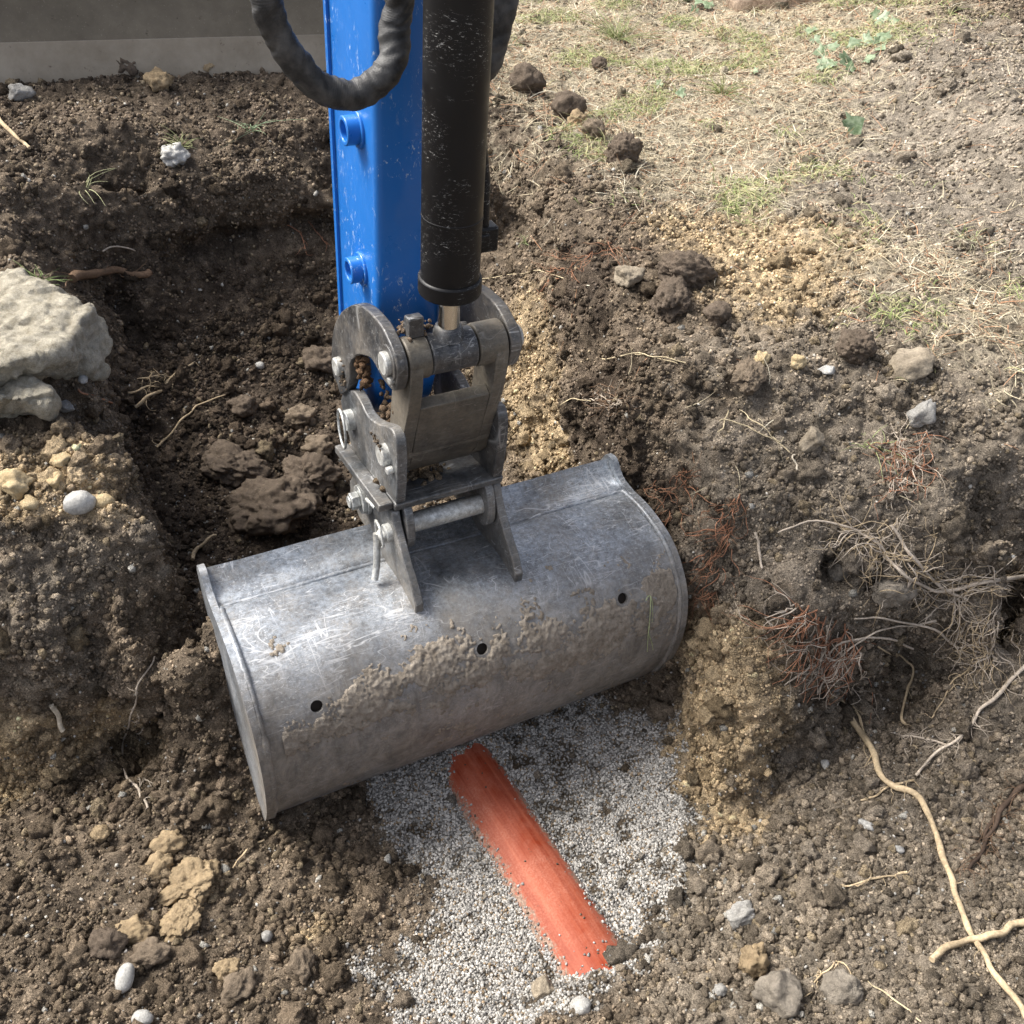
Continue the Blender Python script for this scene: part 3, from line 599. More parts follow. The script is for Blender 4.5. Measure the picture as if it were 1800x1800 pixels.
def cat(pts, n=6, closed=False):
    """Catmull-Rom through points"""
    P_ = [np.array(p, float) for p in pts]; out = []; m = len(P_)
    for i in range(m if closed else m - 1):
        g_ = lambda j: P_[j % m] if closed else P_[min(max(j, 0), m - 1)]
        a, b, c, d = g_(i - 1), g_(i), g_(i + 1), g_(i + 2)
        for t in np.linspace(0, 1, n, endpoint=False): out.append(.5 * ((2 * b) + (c - a) * t + (2 * a - 5 * b + 4 * c - d) * t * t + (3 * b - a - 3 * c + d) * t ** 3))
    if not closed: out.append(P_[-1])
    return out

# stick
def rbox(u, v0, v1, r=.013, k=4):
    pts = []
    for cx, cy, a0 in ((u - r, v1 - r, 0), (-u + r, v1 - r, 90), (-u + .004, v0 + .004, 180), (u - .004, v0 + .004, 270)):
        rr = r if a0 < 180 else .004
        pts += [(cx + rr * math.cos(math.radians(a0 + t)), cy + rr * math.sin(math.radians(a0 + t))) for t in np.linspace(0, 90, k)]
    return pts
st = MB(); secs = []
for w_, v0, v1 in ((1.7, -.236, -.052), (.9, -.238, -.055), (.5, -.240, -.060), (.30, -.242, -.066), (.235, -.235, -.070), (.195, -.22, -.082), (.165, -.195, -.10), (.152, -.17, -.125)):
    secs.append([lp(u, v, w_) for u, v in rbox(.056, v0, v1)])
n_ = len(secs[0]); fs = [(j * n_ + k, j * n_ + (k + 1) % n_, (j + 1) * n_ + (k + 1) % n_, (j + 1) * n_ + k) for j in range(len(secs) - 1) for k in range(n_)] + [tuple(range(n_)), tuple(range((len(secs) - 1) * n_, len(secs) * n_))]
st.add([p for s_ in secs for p in s_], fs)
st.prism([(-.247, 1.7), (-.247, .28), (-.236, .28), (-.236, 1.7)], -.061, -.0555)       # back flange
stick = st.build('stick', M_BLUE, arm, 35)
for vv, ww in ((-.125, .667), (-.130, .437)):
    b = MB().ring(lp(-.05, vv, ww), lp(-.080, vv, ww), .0215, .0145, 32).cyl(lp(-.052, vv, ww), lp(-.066, vv, ww), .0145, 24).ring(lp(-.05, vv, ww), lp(-.0605, vv, ww), .0275, .0205, 32)
    b.build('boss', M_BLUE, stick, 35, .0015)
# hydraulic cylinder
cv, cu = .103, -.006
cy = MB().cyl(lp(cu, cv, .530), lp(cu - .001, cv, 1.7), .0425, 64)
cyl = cy.build('hydraulic_cylinder', M_CYL, arm, 40)
MB().ring(lp(cu, cv, .512), lp(cu, cv, .538), .0462, .018, 64).build('gland_collar', M_CYL, cyl, 40, .003)
MB().ring(lp(cu, cv, .628), lp(cu, cv, .6315), .0431, .040, 64).build('weld_ring', M_CYL, cyl, 40, .001)
MB().cyl(lp(cu, cv, .42), lp(cu, cv, .53), .0165, 48).build('rod', M_CHROME, cyl, 40)
MB().cyl(lp(cu, cv, .435), lp(cu, cv, .455), .026, 36, .0205, .002).build('rod_neck', M_BLACK, cyl, 40)
pf = MB().box(lp(.055, .085, .578), (.017, .013, .019)).box(lp(.044, .09, .578), (.014, .010, .011)).cyl(lp(.052, .085, .595), lp(.052, .085, .612), .0085, 6); pf.build('port_fitting', M_CYL, cyl, 40, .0035)
MB().tube([lp(.052, .085, .59), lp(.052, .085, .62), lp(.053, .08, .66), lp(.047, .072, .72), lp(.045, .07, .8), lp(.045, .07, 1.7)], .0082, 14).build('hydraulic_pipe', M_CYL, arm, 60)
# hoses in fabric sleeves
def sleeve(name, pts, r, seed, amp=.13):
    c = cat(pts, 34); n = len(c); seg = 28; c = [Vector(p) for p in c]; mb = MB(); up = Vector((0, 1, .1)); ring = []; arc = 0
    for i, p in enumerate(c):
        d = (c[min(i + 1, n - 1)] - c[max(i - 1, 0)]).normalized(); x = (up - d * up.dot(d)).normalized(); y = d.cross(x); up = x
        if i: arc += (p - c[i - 1]).length
        for k in range(seg):
            a = 2 * math.pi * k / seg; q = x * math.cos(a) + y * math.sin(a); ring.append((p, q, arc, a))
    Q = np.array([[math.cos(a) * .5 + arc_ * 3.0, math.sin(a) * .5, arc_ * 26 + .35 * math.sin(a)] for p, q, arc_, a in ring])
    wr = noise(Q, 1.0, seed) * amp * 1.5 + noise(Q * np.array([1, 1, 2.3]), 1.7, seed + 3) * amp * .55 + np.array([.010 * math.sin(arc_ * 1900) for p, q, arc_, a in ring])
    v = [p + q * (r * (1 + w_)) for (p, q, arc_, a), w_ in zip(ring, wr)]
    mb.add(v, [(j * seg + k, j * seg + (k + 1) % seg, (j + 1) * seg + (k + 1) % seg, (j + 1) * seg + k) for j in range(n - 1) for k in range(seg)])
    return mb.build(name, M_HOSE, arm, 80)
hz = [(-.235, 1.3), (-.228, 1.05), (-.222, .93), (-.220, .894), (-.211, .858), (-.192, .823), (-.166, .795), (-.132, .779), (-.098, .780), (-.067, .803), (-.050, .845), (-.045, .884), (-.044, .93), (-.045, 1.05), (-.05, 1.3)]
sleeve('hydraulic_hose', [lp(u, .03 - (.02 if i > 9 else 0), w_) for i, (u, w_) in enumerate(hz)], .0188, 3, .24)
sleeve('hydraulic_hose', [lp(.112, -.02, 1.3), lp(.118, -.02, 1.0), lp(.117, -.02, .88), lp(.112, -.02, .82), lp(.098, -.03, .77), lp(.078, -.05, .74), lp(.05, -.03, .73)], .019, 9, .2)

# curved link plates ("C" plates)
CP = [(-.135, .196), (-.148, .206), (-.168, .212), (-.178, .228), (-.173, .262), (-.164, .297), (-.146, .333), (-.11, .376), (-.066, .412), (-.030, .435), (.010, .450), (.047, .456), (.078, .457), (.103, .450), (.123, .441), (.136, .427), (.139, .410), (.134, .390), (.122, .372), (.101, .367), (.078, .366), (.058, .369), (.037, .372), (.021, .369), (-.014, .352), (-.038, .337), (-.065, .310), (-.077, .287), (-.079, .268), (-.088, .244), (-.106, .219)]
CPs = cat([p for i, p in enumerate(CP)], 3, True)
def pinhead(name, u, v, w_, r=.0155, dirn=-1, L_=.022, parent=arm, mat=None):
    return MB().cyl(lp(u - dirn * .01, v, w_), lp(u + dirn * L_, v, w_), r, 32, None, .0022).build(name, mat or M_PIN, parent, 40)
for s_ in (-1, 1):
    lk = MB().prism(CPs, s_ * .084, s_ * .102).build('link_plate', M_BLACK, arm, 40, .0022)
    pinhead('pin_head', s_ * .102, -.125, .262, .0165, s_, .011, lk); pinhead('pin_head', s_ * .102, .107, .413, .0185, s_, .012, lk)
    if s_ < 0: MB().cyl(lp(-.110, .124, .392), lp(-.101, .122, .393), .0065, 14, None, .0015).build('retaining_bolt', M_PIN, lk, 40)
    MB().ring(lp(s_ * .101, .107, .413), lp(s_ * .105, .107, .413), .028, .017).build('washer', M_BLACK, lk, 40, .001)
    MB().cyl(lp(s_ * .055, -.125, .262), lp(s_ * .0838, -.125, .262), .026).build('spacer', M_BLACK, lk, 40, .001)
# cross tube: link bosses left and right, rod eye in the middle
hl = MB()
hl.cyl(lp(-.0815, .105, .412), lp(-.044, .105, .412), .0335, 48, None, .002).cyl(lp(.034, .105, .412), lp(.0815, .105, .412), .0335, 48, None, .002)
armp = [(.070, .415), (.122, .438), (.139, .412), (.137, .375), (.130, .335), (.104, .255), (.085, .185), (.066, .162), (.05, .17), (.045, .21), (.052, .26), (.062, .33)]
hl.prism(armp, -.0812, -.060).prism(armp, .060, .0812)
front_link = hl.build('bucket_link', M_LINK, arm, 40, .0025)
MB().prism([(.1265, .330), (.108, .338), (.07, .225), (.045, .163), (.0655, .159), (.088, .195)], -.0598, .0598).build('cross_plate', M_LINK, front_link, 40, .002)
MB().cyl(lp(-.0425, .105, .412), lp(.0325, .105, .412), .0315, 48, None, .002).build('rod_eye', M_BLACK, cyl, 40)
MB().add(*prism_u([(.075, .440), (.107, .446), (.104, .478), (.085, .475)], -.070, -.046)).build('stop_tab', M_BLACK, front_link, 40, .002)
MB().prism([(-.12, .28), (-.085, .30), (.07, .40), (.05, .42), (-.10, .325)], .03, .05).build('guide_link', M_BLACK, arm, 40, .002)

# coupler between stick and bucket
KP = [(-.150, .172), (-.128, .206), (-.098, .228), (-.070, .242), (-.040, .240), (-.018, .234), (.006, .238), (.040, .252), (.074, .272), (.097, .283), (.113, .280), (.122, .263), (.124, .222), (.122, .185), (.116, .140), (-.10, .098), (-.112, .118), (-.135, .130)]
coup = MB().prism([(-.115, .083), (.112, .120), (.117, .136), (.108, .1385), (-.115, .098)], -.098, .102)
coupler = coup.build('coupler', M_EAR, arm, 40, .0025)
MB().prism([(-.118, .083), (.104, .119), (.107, .136), (-.118, .099)], -.1235, -.0985).build('base_flange', M_EAR, coupler, 40, .002)
for s_ in (-1, 1):
    MB().prism(cat(KP[:14], 3) + KP[14:], s_ * .0975 + (.0 if s_ < 0 else .002), s_ * .0795 + (.0 if s_ < 0 else .002)).build('side_plate', M_EAR if s_ < 0 else M_BLACK, coupler, 40, .0022)
    lug = [(.040, .118), (.070, .1215), (.112, .1235), (.126, .105), (.133, .078), (.131, .052), (.117, .034), (.099, .031), (.083, .042), (.07, .07), (.05, .10)]
    MB().prism(cat(lug, 3, True), s_ * .083, s_ * .068).build('hook_lug', M_EAR, coupler, 40, .002)
    pinhead('pin_head', s_ * .0978, -.088, .172, .019, s_, .014, coupler); pinhead('pin_head', s_ * .0978, .078, .218, .0185, s_, .013, coupler)
MB().cyl(lp(-.079, .078, .218), lp(.079, .078, .218), .017).build('link_pin', M_LINK, coupler, 40)
MB().cyl(lp(-.109, .105, .205), lp(-.097, .104, .206), .0065, 16, None, .0015).build('retaining_bolt', M_PIN, coupler, 40)
rp = [lp(-.121 - .004 * math.cos(t), -.077 + .031 * math.cos(t), .165 + .036 * math.sin(t)) for t in np.linspace(0, 2 * math.pi, 37)]
MB().tube(rp, .0024, 8).build('ring_clip', tag and M_PIN, coupler, 60)

# bucket
bk = MB()
PR = [(.0, .0), (.018, -.012), (.038, -.022), (.060, -.026), (.072, -.030), (.085, -.024), (.13, -.018), (.17, -.019), (.212, -.026), (.246, -.041), (.273, -.064), (.299, -.098), (.314, -.145), (.318, -.20), (.311, -.26), (.296, -.315), (.274, -.365), (.262, -.385)]
prof = [np.array(p) for p in cat(PR, 5)]
prof = [p for p in prof]
HB = .400
def offs(pr, d):
    out = []
    for i, p in enumerate(pr):
        t = pr[min(i + 1, len(pr) - 1)] - pr[max(i - 1, 0)]; t = t / np.linalg.norm(t); out.append(p + d * np.array([-t[1], t[0]]))
    return out
inner = offs(prof, -.007)      # inside of the shell
m_ = len(prof); us = np.linspace(-HB, HB, 61); v = []; f = []
dent = lambda u, i: .0014 * math.sin(u * 9 + i * .21) + .0010 * math.sin(u * 23 - i * .13)
for u in us:
    v += [lp(u, *(p + np.array([0, dent(u, i)]))) for i, p in enumerate(prof)] + [lp(u, *p) for p in inner]
nu = len(us); R2 = 2 * m_
for a in range(nu - 1):
    for i in range(m_ - 1):
        f.append((a * R2 + i, a * R2 + i + 1, (a + 1) * R2 + i + 1, (a + 1) * R2 + i)); f.append((a * R2 + m_ + i, (a + 1) * R2 + m_ + i, (a + 1) * R2 + m_ + i + 1, a * R2 + m_ + i + 1))
    f.append((a * R2, (a + 1) * R2, (a + 1) * R2 + m_, a * R2 + m_)); f.append((a * R2 + m_ - 1, a * R2 + R2 - 1, (a + 1) * R2 + R2 - 1, (a + 1) * R2 + m_ - 1))
for e in (0, nu - 1):
    for i in range(m_ - 1): f.append((e * R2 + i, e * R2 + i + 1, e * R2 + m_ + i + 1, e * R2 + m_ + i))
bmesh_me = mesh('bucket', v, f)
bucket = link('bucket', bmesh_me, M_BUCKET, arm, 35)
def surf(u, i_): return None
# drain holes, cut through the shell
def nearest_on_shell(px, py):
    best = None; d = ray(px, py); Rz = Matrix.Rotation(-TH, 3, 'Z')
    o_ = Rz @ Vector(CAM - ORG); dd = Rz @ Vector(d); bt = BVHTree.FromPolygons([tuple(x.co) for x in bmesh_me.vertices], [tuple(p_.vertices) for p_ in bmesh_me.polygons])
    h = bt.ray_cast(o_, dd); return (h[0], h[1]) if h[0] else (None, None)
cut = MB(); holes = []
for px, py in ((557, 1242), (848, 1141), (1095, 1052), (975, 1096)):
    h, nrm = nearest_on_shell(px, py)
    if h is None: continue
    if nrm.z < 0 and nrm.y > 0: nrm = -nrm
    nrm.x = 0; nrm.normalize(); holes.append((h.copy(), nrm.copy()))
    if px != 975: cut.cyl(h - nrm * .03, h + nrm * .03, .0105, 28)
co = link('cut', mesh('cut', cut.v, cut.f)); 
bo = bucket.modifiers.new('b', 'BOOLEAN'); bo.object = co; bo.operation = 'DIFFERENCE'; co.parent = arm; bo.solver = 'EXACT'
bpy.context.view_layer.update(); dg = bpy.context.evaluated_depsgraph_get()
nm = bpy.data.meshes.new_from_object(bucket.evaluated_get(dg), depsgraph=dg); bucket.modifiers.clear(); bucket.data = nm; nm.name = 'bucket'
bpy.data.objects.remove(co)
for hp_, hn_ in holes[:3]: MB().cyl(hp_ - hn_ * .030, hp_ - hn_ * .0125, .014, 20).build('hole_shade_disc', M_HOLE_SHADE, bucket, 40)  # added dark discs behind the holes, painting the bucket's inner shade
# end plates with a raised horn at the lip
HP = [(-.006, .006), (.004, .013), (.018, .012), (.034, .001), (.048, -.012), (.065, -.018), (.082, -.016)] 
outl = HP + [tuple(p) for p in offs(prof, .006) if p[0] > .09 or p[1] < -.1]
outl = cat(outl[::2] + [outl[-1]], 3)
for s_ in (-1, 1):
    pl = [tuple(p) for p in outl] + [(.235, -.397), (.12, -.25), (.0, -.08), (-.02, -.02)]
    MB().prism(pl, s_ * (HB + .0125), s_ * (HB + .0005)).build('end_plate', M_BUCKET, bucket, 40, .0025)
# weld beads: below the lip and inside the left end plate
def bead(path, r, seed, name='weld_bead', flat=.6):
    path = cat(path, 8) if len(path) < 12 else path; A = np.array([tuple(p) for p in path]); rr = r * (1 + .35 * noise(A, 60, seed) + .25 * noise(A, 150, seed + 1))
    return MB().tube([tuple(p) for p in A], list(rr), 8).build(name, M_BUCKET, bucket, 70)
def shell_pt(t, u, off=0):
    i = t * (len(prof) - 1); a = int(i); b = min(a + 1, len(prof) - 1); p = prof[a] * (1 - i + a) + prof[b] * (i - a); return lp(u, p[0] + off * .3, p[1] + off)
tl = .235
bead([shell_pt(tl + .006 * math.sin(u * 17) + .004 * math.sin(u * 41), u, -.001) for u in np.linspace(-HB, HB, 90)], .0058, 3)
bead([shell_pt(t, -HB + .002, .0) for t in np.linspace(.27, .99, 60)], .0065, 5)
bead([shell_pt(t, HB - .002, .0) for t in np.linspace(.27, .99, 60)], .006, 6)
# doubler strip along the left end and wear lip at the top
def strip(u0, u1, t0, t1, th, name, mat, seed=0):
    ts = np.linspace(t0, t1, 46); v = []; f = []; pr_ = np.array(prof); P0 = [np.array(shell_pt(t, 0)) for t in ts]
    for k, t in enumerate(ts):
        tg = P0[min(k + 1, 45)] - P0[max(k - 1, 0)]; tg /= np.linalg.norm(tg); nr = np.array([0, tg[2], -tg[1]]); nr = nr if nr[2] > -.9 and (nr @ np.array([0, -.7, .7])) > 0 else -nr
        wj = .0006 * math.sin(k * 1.7 + seed) + .0005 * math.sin(k * .7)
        for u, h in ((u0, -.002), (u0, th), (u1 + wj, th), (u1 + wj + .001, -.002)): v.append(P0[k] + np.array([u, 0, 0]) + nr * h)
    for k in range(45): f += [(k * 4 + j, (k + 1) * 4 + j, (k + 1) * 4 + j + 1, k * 4 + j + 1) for j in range(3)]
    f += [(0, 1, 2, 3), (180, 183, 182, 181)]
    return MB().add(v, f).build(name, mat, bucket, 40, .001)
0 and strip(-HB + .001, -HB + .036, .28, .80, .0016, 'wear_strip', M_BUCKET)
MB().add([lp(-HB, .262, -.385), lp(HB, .262, -.385), lp(HB, .246, -.412), lp(-HB, .246, -.412), lp(-HB, .250, -.380), lp(HB, .250, -.380), lp(HB, .236, -.409), lp(-HB, .236, -.409)],
         [(0, 1, 2, 3), (4, 7, 6, 5), (0, 4, 5, 1), (3, 2, 6, 7), (0, 3, 7, 4), (1, 5, 6, 2)]).build('cutting_edge', M_BUCKET, bucket, 40, .002)
# ears
EP = [(.0, -.030), (-.060, -.036), (-.105, -.008), (-.106, .016), (-.086, .046), (-.04, .075), (.03, .1), (.068, .1165), (.108, .1165), (.118, .094), (.135, .073), (.163, .045), (.196, .018), (.2155, -.008), (.214, -.030), (.17, -.036), (.08, -.04)]
for s_ in (-1, 1):
    ear = MB().prism(EP, s_ * .1025, s_ * .087).build('ear', M_EAR, bucket, 40, .0022)
# pins through the ears
MB().cyl(lp(-.0675, .102, .074), lp(.0675, .102, .074), .0172, 36).build('bucket_pin', M_PIN, bucket, 40)
pinhead('pin_head', -.1025, .102, .066, .0165, -1, .012, bucket)
MB().ring(lp(-.103, -.012, .052), lp(-.110, -.012, .052), .030, .006, 36).ring(lp(-.1105, -.012, .052), lp(-.118, -.012, .052), .0265, .006, 36).cyl(lp(-.118, -.012, .052), lp(-.134, -.012, .052), .0165, 6, None, .0012).cyl(lp(-.134, -.012, .052), lp(-.1375, -.012, .052), .011, 24, None, .001).build('hex_bolt', M_PIN, bucket, 35, .0008)
MB().cyl(lp(-.114, .02, .078), lp(-.108, .046, .078), .004, 12).build('locking_pin', M_PIN, bucket, 40)
MB().cyl(lp(-.118, .094, .066), lp(-.110, .112, .064), .012, 24, None, .002).tube(cat([lp(-.126, .098, .068), lp(-.129, .106, .045), lp(-.134, .118, .018), lp(-.143, .130, -.008)], 6), .0062, 12).tube(cat([lp(-.122, .085, .085), lp(-.124, .112, .088), lp(-.123, .122, .06), lp(-.121, .104, .042), lp(-.121, .086, .058)], 6, True), .0024, 8).build('lynch_pin', M_PIN, bucket, 60)
# dried mud crust on the shell: raised patches with real thickness
nu2, nt2 = 420, 170; uu = np.linspace(-HB + .03, HB - .01, nu2); tt = np.linspace(.38, .93, nt2)
PRF = np.array([[p[0], p[1]] for p in prof])
def pr_at(t): i = t * (len(PRF) - 1); a = np.floor(i).astype(int); b = np.minimum(a + 1, len(PRF) - 1); fr = (i - a)[:, None]; return PRF[a] * (1 - fr) + PRF[b] * fr
base = pr_at(tt); tg = np.gradient(base, axis=0); tg /= np.linalg.norm(tg, axis=1, keepdims=True); nr = np.stack([-tg[:, 1], tg[:, 0]], 1); nr *= np.sign((nr @ np.array([.7, .7])))[:, None]
Ug, Tg = np.meshgrid(uu, tt, indexing='ij'); B = np.broadcast_to(base, (nu2, nt2, 2)); Nn = np.broadcast_to(nr, (nu2, nt2, 2))
Pq = np.stack([Ug, -B[..., 0], B[..., 1]], -1).reshape(-1, 3)
band = .65 - .06 * Ug + .03 * np.sin(Ug * 11) ; dd_ = (Tg - band) / (.085 + .02 * np.sin(Ug * 7 + 1))
den = np.exp(-dd_ ** 2 * 1.1).ravel() + .75 * np.exp(-((Tg - .72) / .05) ** 2 - ((Ug - .18) / .2) ** 2).ravel() * 0.9 + .12 * np.exp(-((Tg - .55) / .06) ** 2).ravel()
h = den * .78 + .75 * noise(Pq, 28, 51) + .35 * noise(Pq, 75, 52) + .4 * noise(Pq, 190, 54) + .5 * noise(Pq, 11, 57) - .64; hh = np.clip(h, 0, .5) ** .8
for hp_, hn_ in holes[:3]: hh[((Pq - np.array(hp_)) ** 2).sum(1) < .0165 ** 2] = 0
hgt = hh * .0042 * (1 + .9 * noise(Pq, 120, 53) + .6 * noise(Pq, 260, 55))
Pm = Pq + np.stack([np.zeros(nu2 * nt2), -Nn[..., 0].ravel(), Nn[..., 1].ravel()], -1) * (hgt - .0006 + .0016 * (hh > 0))[:, None]
ix = np.arange(nu2 * nt2).reshape(nu2, nt2); qd = np.stack([ix[:-1, :-1], ix[1:, :-1], ix[1:, 1:], ix[:-1, 1:]], -1).reshape(-1, 4); qd = qd[(hh[qd] > 0).any(1)]
us_ = np.zeros(len(Pm), bool); us_[qd.ravel()] = True; rm_ = np.cumsum(us_) - 1
mm = fastmesh('mud_crust', Pm[us_], rm_[qd]); mm.shade_smooth(); tag(link('mud_crust', mm, M_MUD, bucket), 'dried lumpy mud crust')

# soil caked on the linkage
def caked(c, sp, n, smin, smax, col, nm_='caked_soil'):
    q = rng.normal(size=(n, 3)) * np.array(sp); p_ = np.array([lp(*c)]) + q; cc_ = np.array([col]) * rng.uniform(.6, 1.4, (n, 1))
    o = scatter(nm_, M_CLOD, B1, p_, np.tile([[0, 0, 1.]], (n, 1)), rng.uniform(smin, smax, n), cc_, .3); o.parent = arm; return o
caked((-.088, -.045, .300), (.004, .012, .014), 60, .004, .009, (.16, .10, .06))
caked((-.055, .085, .447), (.014, .010, .002), 70, .002, .0055, (.24, .18, .13))
caked((-.03, .05, .135), (.03, .012, .004), 60, .004, .010, (.20, .15, .10))
caked((-.070, .03, .265), (.004, .025, .02), 60, .003, .008, (.17, .12, .08))
caked((-.104, -.110, .245), (.002, .008, .010), 40, .0015, .004, (.24, .19, .14))
caked((-.111, .07, .242), (.0015, .010, .004), 30, .0015, .0035, (.2, .16, .12))
# ------------------------------------------------------------------ blade behind the spoil
bl = empty('dozer_blade', (-1.05, 2.83, -.03), 0); tag(bl, 'muddy steel blade of the digger standing behind the spoil heap', 'dozer blade')
bl.rotation_euler = (0, 0, math.radians(21.5))
def sheet(prof_, x0, x1, th, nm_, mt):
    a = [np.array(p) for p in prof_]; o_ = offs(a, th); ring_ = a + o_[::-1]; n = len(ring_)
    v = [(x0, *p) for p in ring_] + [(x1, *p) for p in ring_]
    return MB().add(v, [tuple(range(n)), tuple(range(2 * n - 1, n - 1, -1))] + [(i, (i + 1) % n, n + (i + 1) % n, n + i) for i in range(n)]).build(nm_, mt, bl, 25, .002)
#
sheet([(-.05, -.05), (-.02, .04), (.012, .150)], -1.5, .60, .014, 'cutting_edge', M_EDGE)
sheet(cat([(.006, .136), (.05, .22), (.07, .30), (.07, .38), (.04, .47)], 5), -1.5, .60, .012, 'mouldboard', M_BLADE)
for x in (-1.5, .592): MB().add(*(lambda q_: ([(x, *p) for p in q_] + [(x + .012, *p) for p in q_], [(0, 1, 2, 3), (7, 6, 5, 4), (0, 4, 5, 1), (1, 5, 6, 2), (2, 6, 7, 3), (3, 7, 4, 0)]))([(.0, .0), (.16, .02), (.16, .46), (.075, .46)])).build('end_rib', M_BLADE, bl, 30)

# ------------------------------------------------------------------ drain pipe
pa, pb = at(768, 1290, -.674), at(1098, 1810, -.677); d_ = (pb - pa)[:2]; az = math.atan2(-d_[0], d_[1]) 
pl_ = float(np.linalg.norm(pb - pa))
pm = MB(); q0 = Vector((0, 0, 0)); seg = 96; rings_ = []
pipe_len = pl_ + .5
v = []; 
for y in np.linspace(-.25, pipe_len - .25, 40):
    for k in range(seg): a = 2 * math.pi * k / seg; v.append((.08 * math.cos(a), .08 * math.sin(a), y))
f = [(j * seg + k, j * seg + (k + 1) % seg, (j + 1) * seg + (k + 1) % seg, (j + 1) * seg + k) for j in range(39) for k in range(seg)] + [tuple(range(seg)), tuple(range(39 * seg, 40 * seg))]
pm.add(v, f); pipe = pm.build('drain_pipe', M_PIPE, None, 60)
pipe.rotation_mode = 'QUATERNION'; pipe.rotation_quaternion = Vector(pb - pa).to_track_quat('Z', 'Y'); pipe.location = pa
# grains of gravel and soil lying on the pipe's flanks and back
ng = 2600; ax = (pb - pa) / pl_; sx = np.cross(ax, [0, 0, 1]); sx /= np.linalg.norm(sx); sz_ = np.cross(sx, ax)
ang = rng.choice([-1, 1], ng) * (1.0 - np.abs(rng.normal(0, .09, ng)) * (1 + 1.2 * (rng.random(ng) < .2))); tt_ = rng.uniform(-.05, pl_ + .05, ng); wob = .5 + .5 * noise(np.stack([tt_ * 1.0, np.sign(ang) * 3, tt_ * 0], 1), 14, 61); ang = np.sign(ang) * (np.abs(ang) - .45 * np.clip(wob - .45, 0, 1))
endk = rng.random(ng) < .10; tt_[endk] = np.where(rng.random(endk.sum()) < .5, rng.normal(.03, .02, endk.sum()), rng.normal(pl_ - .06, .03, endk.sum())); ang[endk] = rng.uniform(-1, 1, endk.sum())
few = rng.random(ng) < .008; ang[few] = rng.uniform(-.8, .8, few.sum())
nq = sx * np.sin(ang)[:, None] + sz_ * np.cos(ang)[:, None]; gp = pa + ax * tt_[:, None] + nq * .0800
gc = rng.uniform(.14, .5, (ng, 1)) * np.array([[1, .97, .92]]); dk = (rng.random(ng) < .12) | few; gc[dk] = np.array([.09, .068, .05]) * rng.uniform(.6, 1.6, (dk.sum(), 1))
tag(scatter('pipe_grains', M_GRAV, LP, gp, nq, rng.uniform(.0012, .0034, ng), gc, .25), kind='stuff', label='loose grains of gravel and soil sprinkled over the orange pipe', cat='gravel')
tag(pipe, 'orange plastic drain pipe half buried in pale gravel on the trench floor', 'drain pipe')



#==PART3==

# ------------------------------------------------------------------ stones and clods that can be told apart
def nearv(p): return WZ[0] * 0
def rock(name, px, py, r_px, label, mat, seed, squash=(1, 1, .75), rough=.3, sink=.35, cat_='stone', sub=4, rz=0, angular=False, group=None):
    p, nr_ = hit(px, py); r = r_px * np.linalg.norm(p - CAM) / FPX
    bm = bmesh.new(); bmesh.ops.create_icosphere(bm, subdivisions=sub, radius=1)
    V = np.array([v.co for v in bm.verts]); Fc = np.array([[v.index for v in f.verts] for f in bm.faces]); bm.free()
    if angular:
        g_ = np.random.default_rng(seed); pn = g_.normal(size=(14, 3)); pn /= np.linalg.norm(pn, axis=1, keepdims=True); dd = g_.uniform(.62, .95, 14)
        t = (V @ pn.T) / dd; V = V / np.maximum(t.max(1), .9)[:, None]
    k = 1 + rough * (noise(V + seed * 3.1, 1.4, seed) * 1.0 + noise(V, 3.5, seed + 1) * .45 + noise(V, 9, seed + 2) * .3 + noise(V, 22, seed + 3) * .16) + (0 if rough < .28 or angular else .16 * (.5 - worley(V + .1 * noise(V, 4, seed)[:, None], 4.5, seed)[0]) + .07 * (.5 - worley(V, 11, seed)[0]))
    V = V * k[:, None] * np.array(squash) * r
    me = fastmesh(name, V, Fc, np.tile(np.array(MC.get(mat.name, (.1, .08, .06))), (len(V), 1))); me.shade_smooth()
    o = link(name, me, mat); o.rotation_euler = (0.2 * math.sin(seed), .2 * math.cos(seed * 2), rz); o.location = tuple(p + np.array([0, 0, 1]) * r * squash[2] * (1 - 2 * sink) + nr_ * r * .1)
    return tag(o, label, cat_, group)
MC = {}
def clodm(name, col):
    b = NB(name); c = b.mix(b.ramp(b.noise(45, 6, .7), (.35, 0.), (.65, 1.)), tuple(x * .75 for x in col), tuple(x * 1.35 for x in col))
    c = b.mix(b.ramp(b.noise(330, 3, .6), (.66, 0.), (.7, .7)), c, (.4, .36, .28))
    n1 = b.bump(b.noise(120, 6, .75), 1, .006); b.bump(b.noise(520, 3, .6), .8, .0015, n1); return b.set(color=c, rough=.95, spec=.12)
M_CD = clodm('dark_clod', (.13, .102, .078)); M_CB = clodm('brown_clod', (.19, .15, .11)); M_CO = clodm('ochre_clod', (.33, .25, .155)); M_CG = clodm('grey_clod', (.25, .22, .18))
